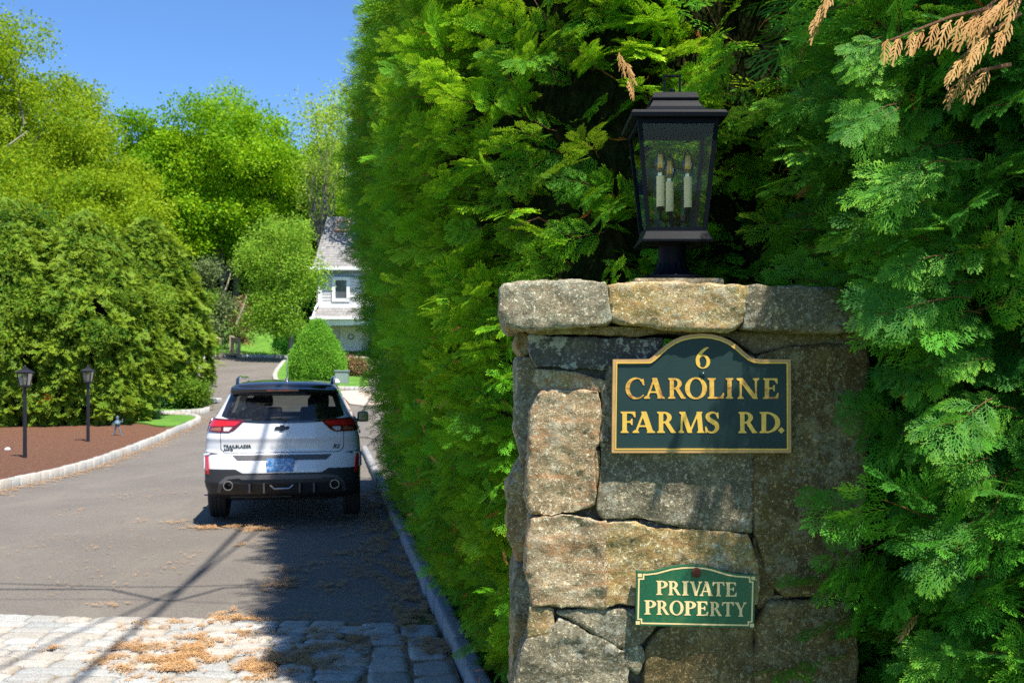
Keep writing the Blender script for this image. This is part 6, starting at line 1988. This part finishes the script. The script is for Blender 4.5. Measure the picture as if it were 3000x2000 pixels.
for (lab, xb, yb, yt, hw, sd) in (('big olive-green evergreen at the left edge, behind the nearer lamp post', 40, 1238, 600, 260, 401),
                                  ('big olive-green evergreen in the middle, behind the farther lamp post', 250, 1238, 640, 230, 402),
                                  ('big evergreen with drooping boughs beside the drive, rightmost of the row', 430, 1190, 655, 190, 403)):
    g = gp(xb, yb); k = g.y / FPX
    e = evergreen(lab, xb, yb, yt, hw, sd, 70)
    dense_core(e, hw * k * 0.62, hw * k * 0.55, (yb - yt) * k * 0.78)
    # sprays hanging all over the outside, in drooping tiers
    rs2 = np.random.default_rng(sd + 50)
    n = 2600
    Wm = hw * k; Hm = (yb - yt) * k
    a = rs2.uniform(math.pi * 0.85, math.pi * 2.15, n); hh = rs2.uniform(0.0, 1.0, n)
    rr = np.interp(hh, [0, 0.1, 0.3, 0.6, 0.85, 1.0], [0.80, 0.92, 1.0, 0.86, 0.5, 0.15]) * Wm
    q = np.stack([np.cos(a) * rr, np.sin(a) * rr * 0.85, hh * Hm], 1)
    lump = n3(q, 1.0, sd) ; lump2 = n3(q, 2.6, sd)
    rr = rr * (0.94 + 0.16 * lump + 0.12 * lump2)
    q = np.stack([np.cos(a) * rr, np.sin(a) * rr * 0.85, 0.1 + hh * Hm], 1)
    keep = lump2 > -0.28; q = q[keep]; a = a[keep]; n = len(q)
    d = nrm_(np.stack([np.cos(a), np.sin(a), np.full(n, -0.35)], 1) + rs2.normal(0, 0.35, (n, 3)))
    zz = nrm_(np.stack([np.cos(a) * 0.6, np.sin(a) * 0.6, np.full(n, 1.0)], 1) + rs2.normal(0, 0.3, (n, 3)))
    v, f, t = scatter(SB, q - d * 0.25, orient(d, zz), rs2.uniform(0.40, 0.66, n), np.clip(0.45 + 0.5 * lump2[keep] + rs2.normal(0, 0.15, n), 0, 1), rs2.integers(0, 8, n))
    link_mesh('outer_boughs', np_mesh('outer_boughs', v, f, t), M_YEW, e)
# withered bits and a red bloom
def spots(name, pts, mat, root_label, cat_):
    for (x, y, dp, s, lab) in pts:
        p = px(x, y, dp)
        r = np.random.default_rng(int(x))
        v, f, t = scatter(LCF, np.array([list(p)] * 3) + r.normal(0, 0.06, (3, 3)), orient(nrm_(r.normal(0, 1, (3, 3))), r.normal(0, 1, (3, 3))), np.full(3, s), r.uniform(0, 1, 3))
        o = link_mesh(name, np_mesh(name, v, f, t), mat); tag(o, lab, cat_)
M_REDF = foliage_mat('red_bloom', (0.55, 0.02, 0.02), (0.65, 0.03, 0.02), (0.7, 0.05, 0.03))
spots('red_flower', [(128, 1163, 24.6, 0.13, 'small cluster of bright red blooms low in the evergreen behind the nearer lamp post')], M_REDF, None, 'flowers')

# small tree beside the house, its trunk on the lawn edge
g = gp(865, 1058)
tree('cherry_tree', 'small round-crowned tree with forked trunk on the lawn beside the house', 865, 600, 0, 0, g.y, M_LEAF_G, 501, M_BARK, None, lobes=1, per=2, clump=0.1, base_pt=(g.x, g.y, g.z)) if False else None
def free_tree(name, label, base, ell, mat, seed, nl, per, clump, bark, temps, rad, cat_='tree', flat=0.8, lr=(0.24, 0.36)):
    """crown as an ellipsoid (cx, cy, cz, rx, ry, rz) in metres from the base"""
    rs = np.random.default_rng(seed)
    root = thing(name, label, cat_, tuple(base))
    cx, cy, cz, rx, ry, rz = ell
    L = []
    for k in range(nl):
        d = rs.normal(0, 1, 3); d /= np.linalg.norm(d); q = rs.uniform(0.4, 0.98)
        L.append((cx + d[0] * rx * q, cy + d[1] * ry * q, cz + d[2] * rz * q))
    P, C = [], []
    for l in L:
        r = rs.uniform(*lr) * min(rx, rz) * 1.3
        n = int(per * rs.uniform(0.7, 1.2))
        d = rs.normal(0, 1, (n, 3)); d /= np.linalg.norm(d, axis=1)[:, None]
        P.append(d * rs.uniform(0.5, 1.05, n)[:, None] * r * np.array([1.2, 1.2, flat]) + np.array(l)); C.append(np.full(n, rs.uniform(-0.2, 0.2)))
    P = np.concatenate(P); C = np.concatenate(C); n = len(P)
    v, f, t = scatter(temps, P, orient(nrm_(rs.normal(0, 1, (n, 3))), rs.normal(0, 1, (n, 3))), rs.uniform(0.7, 1.2, n) * clump, np.clip(0.5 + C + rs.normal(0, 0.12, n), 0, 1), rs.integers(0, 8, n))
    link_mesh('crown', np_mesh('crown', v, f, t), mat, root)
    if bark: skeleton(root, (0, 0, 0), (cx * 0.5, cy, cz * 0.75), rx, L[:9], rs, rad, bark)
    return root
s = g.y / FPX
free_tree('cherry_tree', 'small round-crowned tree with forked trunk on the lawn beside the house', g, (-45 * s, 0, (g.z * 0) + 255 * s, 112 * s, 100 * s, 192 * s), M_CHERRY, 501, 46, 50, 0.5, M_BARK, LC, 0.17)
# conical clipped bush
g = gp(930, 1122); s = g.y / FPX
root = thing('conical_bush', 'dense bright green cone-shaped bush on the lawn in front of the house', 'bush', g)
rs2 = np.random.default_rng(77)
def cone_r(h): return np.interp(h, [0, 0.12, 0.3, 0.5, 0.75, 0.92, 1.0], [0.80, 0.98, 1.0, 0.86, 0.55, 0.26, 0.04])
HH = 178 * s; WW = 78 * s
n = 5200
h = rs2.uniform(0.01, 1, n) ** 0.9; a = rs2.uniform(0, 2 * math.pi, n)
P = np.stack([np.cos(a), np.sin(a), h], 1)
r = cone_r(h) * WW * (1 + 0.10 * n3(P, 3.2, 4) + 0.06 * n3(P, 8, 2)) * rs2.uniform(0.90, 1.03, n)
P = np.stack([np.cos(a) * r, np.sin(a) * r, h * HH], 1)
v, f, t = scatter(LCF, P, orient(nrm_(rs2.normal(0, 1, (n, 3)) * 0.6 + P * [1, 1, 0]), rs2.normal(0, 1, (n, 3))), rs2.uniform(0.16, 0.26, n), np.clip(0.75 + rs2.normal(0, 0.2, n), 0, 1), rs2.integers(0, 8, n))
link_mesh('foliage', np_mesh('foliage', v, f, t), M_SHRUBG, root)
m = MB(); m.lathe((0, 0, 0), [(float(cone_r(q)) * WW * 0.86, q * HH * 0.97) for q in np.linspace(0, 1, 14)], 28); m.build('shade_core', M_CORE, root, True)

# shrubs and brush
def shrub(name, label, x, y, w, hpx, mat, seed, cat_='shrub', nl=12, per=70, clump=0.3, temps=None, core=True):
    g = gp(x, y); s = g.y / FPX
    r = free_tree(name, label, g, (0, 0, hpx * s * 0.48, w * s, w * s * 0.8, hpx * s * 0.52), mat, seed, nl, per, clump, None, temps or LCF, 0.02, cat_, 0.8, (0.3, 0.5))
    if core: dense_core(r, w * s * 0.6, w * s * 0.5, hpx * s * 0.8, 0.0)
    return r
shrub('low_shrub', 'bronze-green shrub at the right tip of the planted island', 560, 1203, 46, 82, M_YEW, 601, nl=14)
shrub('low_shrub', 'soft green perennial clump under the drooping evergreen boughs', 440, 1203, 42, 60, M_SHRUBG, 602)
shrub('grassy_plant', 'blue-green grassy clump between the green perennial and the bronze shrub', 500, 1203, 30, 48, foliage_mat('bluish_leaf', (0.05, 0.2, 0.09), (0.09, 0.3, 0.13), (0.2, 0.42, 0.2)), 603, 'plant', core=False)
shrub('low_shrub', 'bright green clipped shrub at the far kerb beyond the big evergreens', 600, 1050, 32, 72, M_SHRUBG, 604, clump=0.4)
shrub('brown_hedge', 'low dry brown hedge below the front door of the house', 1035, 1105, 40, 58, M_BROWNB, 605, 'hedge', nl=16, clump=0.3)
shrub('brush', 'tangle of grey-green brush behind the left wooden rail', 600, 1035, 70, 270, M_GREYB, 606, nl=18, per=60, clump=0.55, temps=LC, core=False)
shrub('brush', 'brown dry brush between the wooden rails and the dark wood', 700, 1015, 45, 170, M_BROWNB, 607, nl=10, per=35, clump=0.45, temps=LC, core=False)
shrub('low_shrub', 'low green shrub in the shade right of the grassy bank', 830, 1040, 50, 75, M_LEAF_D, 608, clump=0.4, temps=LC)
# ground plants of the left island already stand; grassy bank beyond the far kerb
bank = tag(clip_sheet('grass_bank', [G2(600, 1043), G2(850, 1044), (-9.5, 62), (-20, 64)], 0.25, lawn_mat(), 0.8, 0.0, bumpy=0.35), kind='structure')
bank.data.materials[0].name = 'dry_grass'

# no tree is built behind the camera; the arborvitae partly shades the pillar
# ------------------------------------------------------------------ needle litter on the drive
M_LITTER = foliage_mat('needle_litter', (0.40, 0.23, 0.10), (0.58, 0.36, 0.17), (0.68, 0.46, 0.24), trans=0.1, rough=0.8)
LT = []
for _ in range(6):
    Vs, Fs, Ts = [], [], []
    for k in range(14):
        c = rt.normal(0, 0.5, 2); a = rt.uniform(0, math.pi * 2); L = rt.uniform(0.4, 1.1); w = 0.045
        d = np.array([math.cos(a), math.sin(a)]); n_ = np.array([-d[1], d[0]])
        bq = len(Vs); z0 = rt.uniform(0.02, 0.35); z1 = z0 + rt.uniform(-0.15, 0.25)
        mid = c + n_ * rt.uniform(-0.1, 0.1)
        for p, z in ((c - d * L / 2 - n_ * w, z0), (c - d * L / 2 + n_ * w, z0), (c + d * L / 2 + n_ * w, z1), (c + d * L / 2 - n_ * w, z1)): Vs.append((p[0], p[1], max(z, 0.01)))
        Fs.append((bq, bq + 1, bq + 2, bq + 3))
        for q in range(4): Ts.append((0, rt.uniform(0, 1), 0))
    LT.append((np.array(Vs), np.array(Fs), np.array(Ts)))
patches = [ # x, y, half width, half height (pixels), clumps, size
    (500, 1960, 150, 45, 900, 0.035), (560, 1925, 80, 40, 400, 0.035), (660, 1815, 55, 22, 320, 0.035), (400, 1910, 90, 22, 330, 0.03), (300, 1955, 40, 20, 90, 0.03), (470, 1845, 110, 14, 230, 0.03), (130, 1920, 60, 10, 60, 0.03),
    (760, 1975, 60, 30, 420, 0.035), (860, 1950, 160, 50, 800, 0.03), (980, 1900, 130, 40, 350, 0.03), (900, 1870, 120, 25, 200, 0.03), (720, 1870, 50, 20, 120, 0.03), (560, 1890, 80, 20, 150, 0.03),
    (840, 1712, 60, 26, 300, 0.03), (960, 1720, 50, 16, 120, 0.028), (860, 1672, 60, 12, 80, 0.028), (950, 1650, 90, 12, 110, 0.028), (1000, 1622, 80, 10, 120, 0.028), (980, 1540, 60, 16, 160, 0.03), (860, 1545, 90, 10, 90, 0.028),
    (700, 1543, 130, 10, 420, 0.03), (590, 1547, 80, 6, 160, 0.03), (760, 1552, 60, 10, 200, 0.03), (710, 1598, 28, 6, 60, 0.028), (530, 1530, 50, 5, 60, 0.028), (860, 1805, 60, 14, 90, 0.03), (740, 1820, 60, 14, 100, 0.03), (1040, 1680, 40, 60, 200, 0.028),
    (400, 1527, 30, 4, 40, 0.028), (200, 1500, 90, 20, 60, 0.025), (420, 1450, 120, 25, 120, 0.025), (330, 1775, 60, 8, 50, 0.025), (530, 1650, 50, 30, 60, 0.025), (330, 1600, 150, 60, 90, 0.022), (250, 1700, 200, 60, 80, 0.02), (130, 1590, 130, 60, 60, 0.02),
]
P, S = [], []
rl = np.random.default_rng(90)
for (x, y, hw, hh, n, sz) in patches:
    g = gp(x, y); k = g.y / FPX; kd = 5610.0 / (y - HZ) ** 2 * 1.0
    n = int(n * 0.6); sz *= 0.85; q = rl.normal(0, 0.5, (n, 2)); 
    q[:, 0] *= hw * k; q[:, 1] *= hh * kd
    w = n3(np.concatenate([q * 1.0 + [g.x, g.y], np.zeros((n, 1))], 1), 7.0)
    q = q[w > -0.12]
    P.append(q + [g.x, g.y]); S.append(np.full(len(q), sz))
# drifts along both kerbs
yy = rl.uniform(6.5, 15, 2600); off = np.abs(rl.normal(0, 0.22, 2600)); P.append(np.stack([kerbX(yy) - 0.02 - off, yy], 1)[n3(np.stack([yy, off * 3, yy * 0], 1), 2.2) > -0.1]); S.append(np.full(len(P[-1]), 0.028))
kl = np.array(isl1s[4:-6]); 
for (a0, a1) in zip(kl[:-1], kl[1:]):
    L = np.hypot(*(a1 - a0)); n = int(L * 60); tt = rl.uniform(0, 1, n)[:, None]
    dd = (a1 - a0) / (L + 1e-6); nn = np.array([dd[1], -dd[0]])
    P.append(a0 + (a1 - a0) * tt + nn * (0.10 + np.abs(rl.normal(0, 0.16, n)))[:, None]); S.append(np.full(n, 0.032))
P = np.concatenate(P); S = np.concatenate(S); n = len(P)
on_cob = P[:, 1] < cob_edge(P[:, 0])
z = gz(P[:, 0], P[:, 1]) + np.where(on_cob, 0.030, 0.0) + rl.uniform(0, 0.012, n)
a = rl.uniform(0, 2 * math.pi, n)
fr = orient(np.stack([np.cos(a), np.sin(a), rl.normal(0, 0.1, n)], 1), np.tile([0, 0, 1.0], (n, 1)))
v, f, t = scatter(LT, np.stack([P[:, 0], P[:, 1], z], 1), fr, S * rl.uniform(0.7, 1.4, n), rl.uniform(0.2, 0.8, n), rl.integers(0, 6, n))
tag(link_mesh('fallen_needles', np_mesh('fallen_needles', v, f, t), M_LITTER), kind='stuff')
